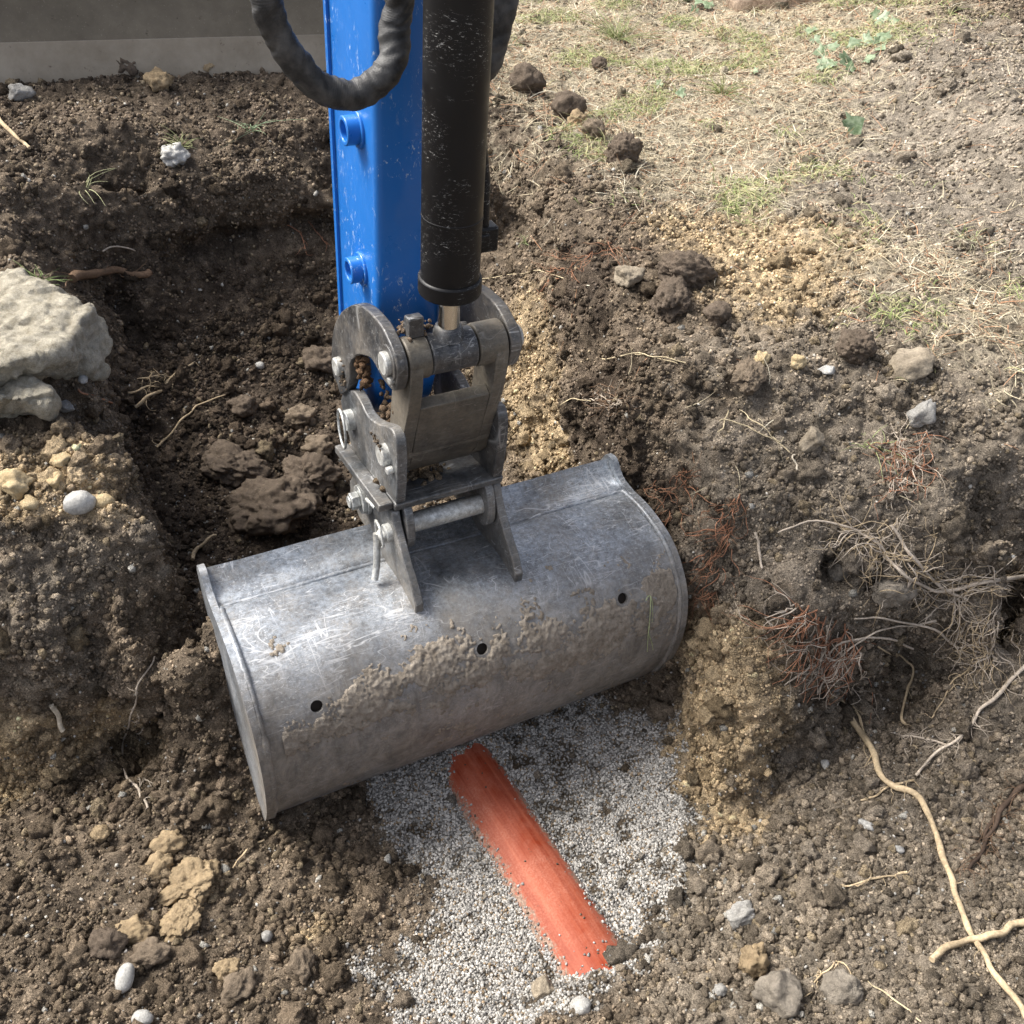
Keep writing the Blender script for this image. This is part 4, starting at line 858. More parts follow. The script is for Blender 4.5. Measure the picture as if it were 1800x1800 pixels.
R3 = [
 ('pebble', 142, 893, 24, 'largest white pebble on the left bank edge', M_PEB, 1, (1.05, .8, .8), .12, .25, 'pebble', 3, .3),
 ('pebble', 184, 888, 16, 'smooth yellow pebble beside the white pebble on the left bank', M_YEL, 2, (1.1, .8, .8), .1, .25, 'pebble', 3, .2),
 ('stone', 108, 815, 19, 'pale yellow stone set in ochre soil below the two slabs', M_YEL, 3, (1, .8, .8), .3, .3, 'stone', 4, .4),
 ('stone', 103, 850, 20, 'pale wedge-shaped stone above the white pebble', M_YEL, 4, (1, .8, .8), .3, .3, 'stone', 4, 1.2),
 ('stone', 24, 862, 27, 'large rough yellow-brown stone at the left edge of the bank', M_YEL, 5, (1, .85, .85), .35, .3, 'stone', 4, .1),
 ('stone', 56, 887, 14, 'small round yellow-brown stone left of the white pebble', M_YEL, 6, (1, .9, .8), .25, .3, 'stone', 3, 0),
 ('stone', 110, 720, 14, 'rough grey stone right of the lower slab', M_GREY, 7, (1.2, .8, .7), .3, .3, 'stone', 4, 0),
 ('pebble', 147, 670, 9, 'small white pebble just below the shaded face of the big slab', M_PEB, 8, (.8, 1, .8), .15, .25, 'pebble', 3, 0),
 ('pebble', 221, 1723, 18, 'oval white and grey pebble at the lower left', M_PEB, 9, (.75, 1.25, .7), .1, .25, 'pebble', 3, .1),
 ('pebble', 251, 1794, 14, 'cream pebble cut by the bottom edge of the photo', M_PEB, 10, (1.1, .9, .8), .12, .25, 'pebble', 3, .1),
 ('clod', 330, 1560, 46, 'biggest ochre clod on the trench floor left of the gravel', M_CO, 11, (.95, .8, .42), .5, .3, 'soil clod', 5, .5),
 ('clod', 322, 1620, 34, 'flat ochre clod leaning below the biggest one', M_CO, 12, (1, .8, .45), .5, .3, 'soil clod', 5, 1.5),
 ('clod', 296, 1488, 24, 'ochre clod on top of the ochre heap', M_CO, 13, (1, .9, .7), .45, .3, 'soil clod', 4, .5),
 ('clod', 281, 1528, 22, 'rounded ochre clod at the left side of the ochre heap', M_CO, 14, (1, .85, .7), .4, .3, 'soil clod', 4, .9),
 ('clod', 234, 1645, 26, 'ochre and brown clod lower left of the ochre heap', M_CO, 15, (1, .8, .6), .5, .3, 'soil clod', 4, .2),
 ('clod', 190, 1665, 26, 'dark brown clod beside the ochre clod at lower left', M_CD, 16, (1, .9, .7), .45, .3, 'soil clod', 4, .2),
 ('clod', 262, 1680, 26, 'brown clod just above the oval white pebble', M_CB, 17, (1.1, .8, .6), .45, .3, 'soil clod', 4, .2),
 ('clod', 180, 1468, 15, 'lone round ochre clod on the dark floor left of the heap', M_CO, 18, (1, .9, .8), .35, .3, 'soil clod', 4, .2),
 ('clod', 403, 1708, 20, 'ochre-streaked clod at the lower left of the gravel', M_CO, 19, (1, .9, .8), .4, .3, 'soil clod', 4, .2),
 ('clod', 530, 1700, 22, 'brown clod with a pale tip beside the gravel edge', M_CB, 20, (.9, 1.1, .8), .5, .3, 'soil clod', 4, .2),
 ('clod', 420, 1735, 24, 'brown crumbly clod under the ochre-streaked clod', M_CB, 21, (1.1, .9, .7), .45, .3, 'soil clod', 4, 1.2),
 ('pebble', 469, 1648, 9, 'small grey round pebble between the clods and the gravel', M_GREY, 22, (1, 1, .9), .15, .25, 'pebble', 3, 0),
 ('pebble', 1020, 1772, 15, 'white pebble on the soil just below the pipe end', M_PEB, 23, (1.1, 1, .8), .2, .25, 'pebble', 3, 0),
 ('stone', 955, 1745, 20, 'speckled brown-grey stone lower left of the pipe end', M_ROCK, 24, (1, 1, .8), .3, .3, 'stone', 4, 0),
 ('stone', 1372, 1752, 36, 'large rounded grey-brown stone at the bottom right', M_CG, 25, (1, .9, .95), .3, .25, 'stone', 4, 0),
 ('clod', 1320, 1700, 30, 'ochre clod standing left of the big grey-brown stone', M_CO, 26, (.7, .8, 1.2), .45, .25, 'soil clod', 4, 0),
 ('clod', 1480, 1745, 30, 'grey-brown lump right of the big grey-brown stone', M_CG, 27, (1, .8, .75), .4, .3, 'soil clod', 4, 0),
 ('stone', 1305, 1612, 27, 'grey stone lying on soil right of the gravel', M_GREY, 28, (1.15, .7, .6), .3, .3, 'stone', 4, .5),
 ('pebble', 1263, 1745, 13, 'small blue-grey stone at the foot of the ochre clod', M_GREY, 29, (1, .8, .8), .3, .3, 'pebble', 3, .5),
 ('pebble', 1523, 1453, 12, 'white chip in the middle of the right-hand floor', M_PEB, 30, (1.3, .7, .7), .3, .3, 'pebble', 3, -.5),
 ('pebble', 1575, 1493, 9, 'white chip right of and below the first white chip', M_PEB, 31, (1.2, .8, .7), .3, .3, 'pebble', 3, -.3),
 ('pebble', 1451, 1346, 9, 'pale angular chip near the foot of the root wall', M_PEB, 32, (1, .8, .7), .4, .3, 'pebble', 3, -.3),
 ('stone', 1602, 655, 38, 'large pale flat-topped stone on the right bank', M_ROCK, 33, (1.0, .8, .55), .22, .25, 'stone', 4, .2),
 ('stone', 1618, 742, 32, 'pale stone standing out of the right bank below the flat-topped one', M_GREY, 34, (.9, .7, .9), .3, .25, 'stone', 4, .9),
 ('stone', 1425, 782, 26, 'brown-grey stone stuck in the crumbling bank edge', M_ROCK, 35, (.8, .7, 1), .3, .3, 'stone', 4, .9),
 ('pebble', 1451, 655, 13, 'bluish white chip among the brown clods on the right bank', M_PEB, 36, (1.2, .8, .6), .3, .3, 'pebble', 3, .3),
 ('stone', 1104, 497, 25, 'pale stone at the top of the dark clod heap', M_ROCK, 37, (1, .8, .8), .3, .25, 'stone', 4, .3),
 ('clod', 1205, 490, 42, 'largest dark grey clod beside the ochre patch', M_CD, 38, (1.1, .8, .7), .4, .3, 'soil clod', 5, .3),
 ('clod', 1180, 535, 40, 'dark grey clod in front of the largest dark clod', M_CD, 39, (1.1, .8, .65), .45, .3, 'soil clod', 5, 1.3),
 ('clod', 1260, 560, 26, 'dark clod right of the dark clod heap', M_CD, 40, (1.1, .8, .7), .4, .3, 'soil clod', 4, 1.3),
 ('clod', 1500, 622, 34, 'big rounded dark brown clod left of the flat-topped stone', M_CD, 41, (1, .9, .8), .35, .3, 'soil clod', 5, 1.3),
 ('clod', 1312, 668, 32, 'brown clod among yellow stones on the right bank', M_CB, 42, (1.2, .8, .7), .4, .3, 'soil clod', 5, 1.3),
 ('stone', 1338, 638, 15, 'yellow stone behind the brown clod on the right bank', M_YEL, 43, (1.1, .8, .8), .3, .3, 'stone', 4, 1.3),
 ('stone', 1400, 640, 15, 'second yellow stone between the brown clod and the bluish chip', M_YEL, 44, (.9, .9, .8), .3, .3, 'stone', 4, .3),
 ('clod', 1092, 284, 27, 'round almost black clod at the edge of the dry grass', M_CD, 45, (1, 1, .9), .35, .2, 'soil clod', 5, 0),
 ('clod', 995, 203, 25, 'dark clod with a small clod beside it above the round black one', M_CD, 46, (1.1, .9, .8), .35, .2, 'soil clod', 4, 0),
 ('clod', 1043, 240, 18, 'ochre-brown clod between the two dark clods by the grass', M_CB, 47, (1, .9, .9), .4, .2, 'soil clod', 4, 0),
 ('clod', 1012, 222, 15, 'small ochre clod below the upper dark clod by the grass', M_CO, 48, (1, .9, .9), .4, .2, 'soil clod', 4, 0),
 ('clod', 1052, 121, 12, 'small dark clod lying alone in the dry grass', M_CD, 49, (1, 1, .9), .35, .2, 'soil clod', 4, 0),
 ('clod', 925, 160, 26, 'dark knobbly clod touching the cylinder side of the dry grass', M_CD, 50, (1, .9, .9), .4, .2, 'soil clod', 4, 0),
 ('stone', 34, 176, 20, 'small pale angular stone near the top left corner', M_GREY, 51, (1, .8, .8), .3, .25, 'stone', 4, 0),
 ('lime_lump', 308, 282, 20, 'crumbly white lump under a grass tuft on the spoil slope', M_PEB, 52, (1, .9, .8), .5, .3, 'lump', 4, 0),
 ('clod', 282, 152, 20, 'ochre clod on the spoil left of the hose', M_CO, 53, (1, .9, .8), .45, .3, 'soil clod', 4, 0),
 ('clod', 367, 128, 13, 'yellowish round clod by the foot of the blade', M_CO, 54, (1, .9, .9), .3, .2, 'soil clod', 4, 0),
 ('clod', 465, 104, 20, 'dark clod on the spoil crest close to the hose', M_CD, 55, (1.1, .9, .8), .45, .2, 'soil clod', 4, 0),
 ('clod', 228, 128, 22, 'dark clod on the spoil crest against the blade', M_CD, 56, (1.1, .9, .8), .45, .2, 'soil clod', 4, 0),
 ('pebble', 457, 646, 8, 'tiny white pebble in the dark far end of the trench', M_PEB, 57, (1, .9, .8), .15, .2, 'pebble', 3, 0),
 ('clod', 478, 905, 62, 'biggest dark clod just behind the bucket lip', M_CD, 58, (1.2, .9, .7), .45, .3, 'soil clod', 5, 0),
 ('clod', 545, 850, 46, 'dark clod between the biggest one and the coupler', M_CD, 59, (1, .9, .7), .45, .3, 'soil clod', 5, 0),
 ('clod', 410, 830, 44, 'dark clod left of the middle of the far trench floor', M_CD, 60, (1.1, .9, .6), .45, .3, 'soil clod', 5, 0),
 ('clod', 530, 740, 26, 'brown clod in the rubble behind the coupler', M_CB, 61, (1, .9, .7), .45, .3, 'soil clod', 4, 0),
 ('clod', 430, 720, 24, 'dark rubble clod beside the thin bent twig', M_CD, 62, (1, .9, .7), .45, .3, 'soil clod', 4, 0),
 ('clod', 565, 640, 30, 'dark clod beside the stick low in the far trench', M_CD, 63, (1, .9, .7), .45, .3, 'soil clod', 4, 0),
 ('clod', 560, 790, 24, 'brown clod directly behind the coupler side plate', M_CB, 64, (1.1, .8, .7), .45, .3, 'soil clod', 4, 0),
 ('clod', 1475, 1010, 26, 'grey-brown clod beside the dark hole in the root wall', M_CG, 66, (1, .8, .9), .4, .4, 'soil clod', 4, .2),
 ('clod', 1570, 1040, 28, 'ochre-grey clod under the roots right of the dark hole', M_CG, 67, (1.2, .8, .9), .4, .4, 'soil clod', 4, .2),
]
for a in R3: rock(*a[:5], a[5], a[6], a[7], a[8], a[9], a[10], a[11], a[12], angular=(a[0] == 'stone' or 'chip' in a[4]))
# lump of small debris lying on the pipe and gravel
# two slabs on the left bank
def slab(name, top_, bot, zt, zb_, label, seed, mat):
    T = [at(x, y, z) for x, y, z in top_]; Bq = [at(x, y, z) for x, y, z in bot]
    bm = bmesh.new(); vs = [bm.verts.new(tuple(p)) for p in T + Bq]; bmesh.ops.convex_hull(bm, input=vs)
    for v in [v for v in bm.verts if not v.link_faces]: bm.verts.remove(v)
    bmesh.ops.triangulate(bm, faces=bm.faces)
    me = bpy.data.meshes.new('t'); bm.to_mesh(me); bm.free(); o = bpy.data.objects.new('t', me); COL.objects.link(o)
    m = o.modifiers.new('r', 'REMESH'); m.mode = 'VOXEL'; m.voxel_size = .006; dg = bpy.context.evaluated_depsgraph_get(); me2 = bpy.data.meshes.new_from_object(o.evaluated_get(dg), depsgraph=dg); bpy.data.objects.remove(o)
    n = len(me2.vertices); V = np.empty(n * 3, np.float32); me2.vertices.foreach_get('co', V); V = V.reshape(-1, 3).astype(float); Nn_ = np.empty(n * 3, np.float32); me2.vertex_normals.foreach_get('vector', Nn_); Nn_ = Nn_.reshape(-1, 3)
    side = 1 - np.clip(Nn_[:, 2], 0, 1); d = .014 * noise(V, 9, seed) + .010 * noise(V, 26, seed + 1) + .006 * noise(V, 60, seed + 2) + side * (.012 * noise(V, 16, seed + 4)) + .003 * noise(V, 120, seed + 5)
    wl, wc = worley(V + .01 * noise(V, 20, seed)[:, None], 16, seed); d = d + .014 * (wc - .5) * sstep(.0, .5, side + .25) - .006 * (wl < .18)
    V = V + Nn_ * d[:, None]; c_ = V.mean(0); me2.vertices.foreach_set('co', (V - c_).astype(np.float32).ravel()); me2.update(); me2.name = name; me2.shade_smooth()
    o = link(name, me2, mat); o.location = tuple(c_); return tag(o, label, 'stone slab')
slab('stone_slab', [(-90, 455, .05), (15, 470, .045), (60, 500, .045), (112, 508, .04), (143, 528, .035), (150, 550, .03), (125, 590, .03), (88, 620, .035), (40, 632, .045), (0, 645, .045), (-90, 680, .045)],
     [(172, 562, -.02), (192, 608, -.06), (186, 655, -.09), (100, 672, -.09), (30, 660, -.08), (-90, 700, -.08), (-90, 560, -.1), (100, 560, -.08)], 0, 0, 'large sunlit pale stone slab on the left bank', 71, M_SLAB)
slab('stone_slab', [(-80, 655, .0), (15, 662, .0), (60, 668, .0), (92, 688, -.005), (84, 702, -.01), (30, 703, -.005), (-10, 700, 0), (-80, 705, 0)],
     [(98, 712, -.04), (88, 735, -.07), (50, 738, -.08), (-10, 722, -.06), (-80, 735, -.06), (40, 690, -.09)], 0, 0, 'smaller low slab wedged under the large one at the left edge', 75, M_SLAB)

# ------------------------------------------------------------------ roots, twigs and stalks lying on the soil
def colmesh(o, col, seed=0):
    me = o.data; n = len(me.vertices); V = np.empty(n * 3, np.float32); me.vertices.foreach_get('co', V); V = V.reshape(-1, 3).astype(float)
    setcol(me, np.clip(np.array([col]) * (1 + .5 * noise(V, 25, seed) + .3 * noise(V, 90, seed + 1))[:, None], .01, .9)); return o
def surfpath(pts, off, jit=3, n=5, ends=None):
    """points on the soil surface below the given bearings, smoothed, lifted by off"""
    q = [np.array(p, float) for p in pts]; c = cat(q, n); c = [p + rng.normal(size=2) * jit * (.3 if i in (0, len(c) - 1) else 1) for i, p in enumerate(c)]; out = []
    for i, p in enumerate(c):
        h, nrm = hit(*p); o_ = off if not hasattr(off, '__len__') else np.interp(i / (len(c) - 1), np.linspace(0, 1, len(off)), off); out.append(h + nrm * o_)
    out = np.array(out)
    for _ in range(2): out[1:-1] = out[1:-1] * .5 + (out[2:] + out[:-2]) * .25
    return [Vector(p) for p in out]
RC = dict(pale=(.46, .36, .23), grey=(.48, .41, .33), red=(.32, .16, .095), brown=(.17, .11, .07), dark=(.08, .055, .04), straw=(.55, .46, .30), white=(.6, .53, .42))
def root(name, label, cat_, paths, col, hairs=0, hl=40, hr=.0007, hcol=None, seed=0, group=None, sub=0):
    """paths: list of (pixel points, r0, r1, lift); hairs: fine side roots along each path"""
    mb = MB(); rr = random.Random(seed)
    hm = MB() if hairs > 12 else mb
    for pts, r0, r1, off in paths:
        P_ = surfpath(pts, off, 2.2, 6); n = len(P_); nz = noise(np.array([tuple(p) for p in P_]), 40, seed)
        mb.tube(P_, [max(.0004, (r0 + (r1 - r0) * i / (n - 1)) * (1 + .35 * nz[i])) for i in range(n)], 7)
        if hairs:
            c = cat([np.array(p, float) for p in pts], 6)
            for _ in range(hairs):
                s_ = np.array(c[rr.randrange(len(c))]); a = rr.uniform(0, 6.28); L_ = hl * rr.uniform(.3, 1); q = [s_]
                for k in range(5): a += rr.gauss(0, .55); q.append(q[-1] + np.array([math.cos(a), math.sin(a) * .9 + .15]) * L_ / 5)
                hm.tube(surfpath(q, [off * .8, off + .004, .003], 1, 2), list(np.linspace(hr * 1.3, hr * .4, 11)), 4)
    o = colmesh(mb.build(name, M_ROOTS, None, 80), RC[col], seed)
    if hairs > 12: colmesh(hm.build('fine_root', M_ROOTS, o, 80), RC[hcol or col], seed + 1)
    return tag(o, label, cat_, group)
root('root', 'long pale root running down the right-hand floor to the bottom corner', 'root', [([(1475, 1235), (1540, 1335), (1562, 1385), (1610, 1402), (1635, 1460), (1668, 1540), (1690, 1600), (1708, 1660), (1745, 1715), (1785, 1765), (1810, 1800)], .0062, .0046, .010), ([(1500, 1240), (1520, 1290), (1535, 1325)], .0022, .003, .006), ([(1515, 1410), (1545, 1398), (1565, 1382), (1605, 1375)], .0018, .0025, .004)], 'pale', 4, 40, seed=1)
root('stick', 'smooth pale stick entering from the right edge near the bottom', 'stick', [([(1632, 1692), (1680, 1672), (1730, 1655), (1775, 1636), (1840, 1610)], .0052, .0065, .014)], 'pale', seed=2)
root('root', 'branching pale root with grey hairs on the right-hand floor', 'root', [([(1830, 1150), (1770, 1205), (1730, 1240), (1700, 1275), (1665, 1315), (1615, 1368)], .0045, .0025, .010), ([(1665, 1312), (1625, 1298), (1582, 1296)], .0022, .0016, .004)], 'grey', 26, 55, .0006, 'grey', 3)
root('root', 'dark forked root with dense hairs at the right edge', 'root', [([(1830, 1350), (1790, 1385), (1760, 1430), (1735, 1480), (1700, 1530)], .006, .003, .010), ([(1760, 1430), (1728, 1470), (1722, 1520)], .004, .002, .006)], 'dark', 40, 70, .0006, 'brown', 4)
root('root', 'yellowish root dangling from the root wall onto the floor', 'root', [([(1535, 1130), (1575, 1148), (1608, 1165), (1602, 1205), (1592, 1240), (1590, 1278)], .0016, .003, .012)], 'pale', 6, 30, seed=5)
root('root', 'thin brown root below the right end of the root wall', 'root', [([(1720, 1160), (1690, 1185), (1665, 1220), (1640, 1262)], .0018, .0012, .006)], 'pale', 8, 40, seed=6)
root('root', 'short knotty root left of the long pale root', 'root', [([(1470, 1562), (1520, 1552), (1560, 1548), (1590, 1538)], .0012, .0025, .009)], 'pale', 8, 30, seed=7)
root('root', 'twisted fine root beside the grey lump at the bottom right', 'root', [([(1425, 1745), (1440, 1718), (1460, 1705), (1475, 1690), (1495, 1712)], .0014, .001, .004)], 'pale', 8, 25, seed=8)
root('stalk', 'pale straight stalk crossing the soil at the bottom right', 'stalk', [([(1528, 1732), (1570, 1760), (1622, 1800)], .0012, .0012, .006)], 'straw', seed=9)
# the root wall
def fan(name, label, start, dirs, n, L_, col, r, seed, spread=.5, off=.008, main=None, col2=None):
    rr = random.Random(seed); m1, m2 = MB(), MB()
    for k in range(int(n * 1.9)):
        s_ = start[rr.randrange(len(start))]; q = [np.array([s_[0] + rr.gauss(0, 12), s_[1] + rr.gauss(0, 12)])]; a = rr.choice(dirs) + rr.gauss(0, spread); LL = L_ * rr.uniform(.35, 1.1); o_ = rr.uniform(.3, 2.6) * off
        for _ in range(6): a += rr.gauss(0, .27); q.append(q[-1] + np.array([math.cos(a), -math.sin(a)]) * LL / 6)
        P_ = surfpath(q, [.002, o_, o_ * 1.2], 2, 2); rk = r * rr.uniform(.5, 1.35)
        (m1 if rr.random() < .65 else m2).tube(P_, list(np.linspace(rk * 1.3, rk * .45, len(P_))), 5)
        if rr.random() < .6:
            for _ in range(2):
                b0 = q[rr.randrange(2, 6)]; a2 = a + rr.choice((-1, 1)) * rr.uniform(.5, 1.1); qq = [b0]
                for _ in range(3): a2 += rr.gauss(0, .4); qq.append(qq[-1] + np.array([math.cos(a2), -math.sin(a2)]) * LL * .11)
                m2.tube(surfpath(qq, o_, 1, 2), list(np.linspace(rk * .6, rk * .3, 7)), 4)
    o = colmesh(m1.build(name, M_ROOTS, None, 80), RC[col], seed); colmesh(m2.build('fine_root', M_ROOTS, o, 80), RC[col2 or 'grey'], seed + 3)
    if main:
        mm_ = MB()
        for pts, r0, r1 in main: P_ = surfpath(pts, .012, 2, 6); mm_.tube(P_, list(np.linspace(r0, r1, len(P_))), 7)
        colmesh(mm_.build('main_root', M_ROOTS, o, 80), RC['grey'], seed + 5)
    return tag(o, label, 'roots')
D2 = math.radians
fan('root_cluster', 'dense fan of rusty red rootlets hanging low on the root wall', [(1440, 1110), (1480, 1120), (1420, 1080), (1500, 1150)], [D2(215), D2(235), D2(200), D2(255)], 60, 120, 'red', .0011, 11, .35, .010, [([(1600, 1130), (1530, 1115), (1470, 1135), (1420, 1165), (1375, 1195)], .0026, .0014), ([(1640, 1085), (1570, 1100), (1500, 1125), (1450, 1185), (1430, 1215)], .0022, .0012)], 'grey')
fan('root_cluster', 'tangle of grey roots spreading across the root wall towards the right edge', [(1540, 960), (1600, 1010), (1680, 1040), (1500, 940), (1750, 1030)], [D2(200), D2(160), D2(330), D2(20), D2(280)], 85, 95, 'grey', .0010, 12, .5, .009, [([(1365, 932), (1430, 918), (1500, 930), (1545, 965), (1590, 1010), (1640, 1035), (1720, 1020), (1800, 1005)], .0014, .0042), ([(1690, 1135), (1640, 1100), (1560, 1080), (1500, 1078)], .003, .0015), ([(1560, 930), (1600, 980), (1650, 1030), (1700, 1050)], .003, .003)], 'pale')
fan('root_cluster', 'rusty rootlets trailing down beside the bucket end', [(1290, 880), (1280, 930), (1260, 980), (1250, 1040)], [D2(235), D2(250), D2(215)], 48, 75, 'red', .0009, 13, .35, .006, None, 'brown')
fan('root_cluster', 'small tuft of dark red roots on the upper right bank edge', [(1590, 790), (1610, 820), (1580, 850)], [D2(200), D2(250), D2(330), D2(90)], 40, 60, 'red', .0009, 14, .6, .008, None, 'grey')
fan('root_cluster', 'fine pale rootlets at the right edge below the grey block', [(1700, 1100), (1750, 1090), (1790, 1100), (1740, 1150)], [D2(240), D2(280), D2(200)], 45, 70, 'grey', .0008, 15, .5, .008, None, 'pale')
fan('root_cluster', 'little spider of brown roots on the trench wall right of the coupler', [(1080, 705), (1085, 715)], [D2(140), D2(180), D2(210), D2(250), D2(30)], 22, 45, 'brown', .0008, 16, .4, .005, None, 'grey')
fan('root_cluster', 'bright red root fibres in the soil right of the cylinder', [(1060, 440), (1030, 450), (990, 480), (1080, 430)], [D2(180), D2(210), D2(0), D2(250)], 22, 60, 'brown', .0009, 17, .5, .005, None, 'red')
fan('root_cluster', 'thin rusty roots on the soil edge above the bucket corner', [(1160, 860), (1200, 850), (1180, 900)], [D2(210), D2(260), D2(20)], 24, 55, 'red', .0008, 18, .5, .005, None, 'brown')
root('root', 'pale twisted root sticking out left of the red rootlets', 'root', [([(1330, 935), (1340, 965), (1342, 1000)], .0035, .002, .008)], 'grey', 3, 20, seed=21)
# left side
root('root_stub', 'broken off thick root end poking from the far left trench wall', 'root', [([(120, 490), (160, 480), (205, 478), (240, 482), (262, 486)], .011, .0085, .014)], 'brown', 10, 60, .001, 'brown', 30)
root('root', 'peeled forked root across the edge of the left bank', 'root', [([(245, 716), (268, 694), (288, 676), (315, 658), (346, 640)], .0042, .0026, .010), ([(222, 688), (255, 680), (285, 675)], .002, .002, .008), ([(240, 668), (275, 664), (310, 660)], .0014, .0014, .008)], 'pale', 8, 30, seed=31)
root('twig', 'thin bent twig lying over the rubble in the far trench', 'twig', [([(275, 786), (300, 764), (322, 738), (350, 715), (392, 700)], .003, .0016, .01)], 'pale', 4, 25, seed=32)
root('twig', 'short thick twig at the top left corner', 'twig', [([(-20, 190), (10, 225), (32, 245), (56, 263)], .006, .004, .008)], 'pale', seed=33)
root('stick', 'short peeled white stick at the foot of the left bank', 'stick', [([(88, 1233), (98, 1258), (116, 1278)], .0045, .0045, .010)], 'white', seed=34)
root('root', 'long thin root hanging down the left bank face onto the floor', 'root', [([(268, 1150), (245, 1200), (238, 1250), (215, 1310), (225, 1370), (248, 1395), (262, 1420)], .0014, .0026, .006), ([(238, 1262), (250, 1272), (244, 1288)], .0014, .001, .006), ([(246, 1385), (256, 1372), (259, 1358)], .0012, .0008, .005)], 'grey', 6, 25, seed=35)
root('root', 'stubby pale root beside the left corner of the bucket lip', 'root', [([(342, 985), (352, 962), (375, 945)], .005, .0025, .014)], 'pale', 3, 14, seed=36)
root('root', 'pair of fine brown roots on the back wall left of the stick', 'root', [([(505, 395), (528, 415), (538, 445)], .0014, .001, .004), ([(540, 390), (560, 410), (575, 430)], .0012, .001, .004)], 'red', 4, 20, seed=37)
root('twig', 'grey curved twig on the far left trench wall above the root stub', 'twig', [([(180, 440), (205, 432), (235, 440)], .0022, .0018, .006)], 'grey', seed=38)
root('twig', 'thin brown stick with a pale tip on the floor left of the gravel', 'twig', [([(405, 1528), (430, 1500), (462, 1476)], .0014, .0022, .008)], 'pale', seed=39)
root('stalk', 'pair of pale dry stalks above the right corner of the bucket', 'stalk', [([(1064, 634), (1100, 624), (1150, 626), (1205, 640)], .0012, .0012, .008), ([(1120, 624), (1160, 632), (1192, 640)], .001, .001, .006)], 'straw', seed=40)
root('stalk', 'bundle of dry stalks on the right bank edge', 'stalk', [([(1262, 742), (1300, 745), (1345, 765), (1385, 795)], .0013, .001, .008), ([(1280, 722), (1275, 750), (1262, 760)], .0016, .001, .008), ([(1300, 730), (1340, 752), (1372, 780)], .001, .001, .01)], 'straw', seed=41)
root('stalk', 'long thin stalk stretched across the soil right of the cylinder', 'stalk', [([(845, 490), (900, 486), (950, 478), (1000, 490)], .0009, .0009, .006)], 'straw', seed=42)
root('stalk', 'short bright stalk on the ochre trench wall', 'stalk', [([(990, 712), (1010, 700), (1042, 706)], .0012, .001, .006)], 'straw', seed=43)
root('twig', 'reddish twig below the two slabs on the left bank', 'twig', [([(138, 685), (165, 696), (200, 712)], .0018, .0014, .005)], 'red', seed=44)
root('stalk', 'white stub of a stalk stuck upright in the right bank edge', 'stalk', [([(1395, 800), (1400, 818), (1404, 830)], .0016, .0022, .012)], 'white', seed=45)

# ------------------------------------------------------------------ grass tufts
def tuft(px, py, n, L_px, label, seed, col=(.20, .25, .10), spread=1.0):
    p, nrm = hit(px, py); L_ = L_px * np.linalg.norm(p - CAM) / FPX; g_ = np.random.default_rng(seed); mb = MB()
    for _ in range(n):
        d = np.array([g_.normal() * spread, g_.normal() * spread, 1.0]); d /= np.linalg.norm(d); b = np.array([g_.normal(), g_.normal(), -.6]) * .5; o_ = g_.normal(size=3) * .006 * np.array([1, 1, 0]); l = L_ * g_.uniform(.5, 1.1)
        mb.tube([Vector(p + o_ + (d * t + b * t * t) * l - np.array([0, 0, .004])) for t in np.linspace(0, 1, 6)], [.0012 * (1 - .75 * t) for t in np.linspace(0, 1, 6)], 4)
    o = colmesh(mb.build('grass_tuft', M_STRAW, None, 80), col, seed); return tag(o, label, 'grass tuft')
tuft(322, 255, 34, 42, 'grass tuft with pale bent blades above the crumbly white lump', 1, (.30, .31, .16), 1.3)
tuft(440, 228, 16, 60, 'open tuft of blue-green grass blades on the spoil slope left of the stick', 2, (.26, .33, .2), 1.2)
tuft(150, 330, 10, 60, 'few pale grass blades trailing down the left spoil slope', 3, (.35, .35, .2), 1.4)
tuft(1530, 785, 26, 55, 'green and straw coloured tuft on the right bank edge', 4, (.32, .36, .17), 1.2)
tuft(928, 425, 22, 38, 'pale green tuft at the trench edge right of the cylinder', 5, (.30, .34, .18), 1.1)
tuft(70, 492, 20, 40, 'sparse green tuft behind the large slab', 6, (.16, .21, .08), 1.2)
tuft(1270, 165, 44, 60, 'thick grass tuft in the middle of the dry grass', 7, (.22, .25, .1), 1.0)
tuft(1085, 70, 70, 85, 'tall grass tuft at the top of the dry grass beside the cylinder', 8, (.24, .27, .12), .9)
tuft(1345, 350, 22, 50, 'small pale tuft in bare litter above the ochre patch', 9, (.38, .37, .22), 1.2)
tuft(1700, 420, 20, 50, 'small grey-green tuft at the foot of the dusty mound', 10, (.3, .3, .2), 1.2)

# ------------------------------------------------------------------ ivy
LEAFO = [(0, -.05), (.18, -.30), (.46, -.28), (.42, .02), (.78, .14), (.40, .36), (.26, .66), (0, 1.0)]
def leafmesh(mb, vein, p, nrm, r, a, g_):
    nrm = nrm / np.linalg.norm(nrm); x = np.cross(nrm, [math.sin(a), math.cos(a), .1]); x /= np.linalg.norm(x); y = np.cross(nrm, x)
    o_ = LEAFO + [(-q[0], q[1]) for q in LEAFO[::-1] if q[0] > 0]; ctr = p + nrm * r * .08
    pts = [p + x * q[0] * r + y * q[1] * r * .95 + nrm * (.16 * r * abs(q[0]) + g_.normal() * .05 * r) for q in o_]; c0 = ctr + y * .3 * r
    n = len(pts); th = nrm * .0005
    mb.add([c0] + pts + [c0 - th] + [q - th for q in pts], [(0, 1 + i, 1 + (i + 1) % n) for i in range(n)] + [(n + 1, n + 2 + (i + 1) % n, n + 2 + i) for i in range(n)])
    for tip in (pts[7], pts[4], pts[n - 4], pts[2], pts[n - 2]): vein.tube([Vector(pts[0] + nrm * .0006), Vector((pts[0] + tip) / 2 + nrm * .001), Vector(tip + nrm * .0004)], [.0007, .0005, .0003], 4)
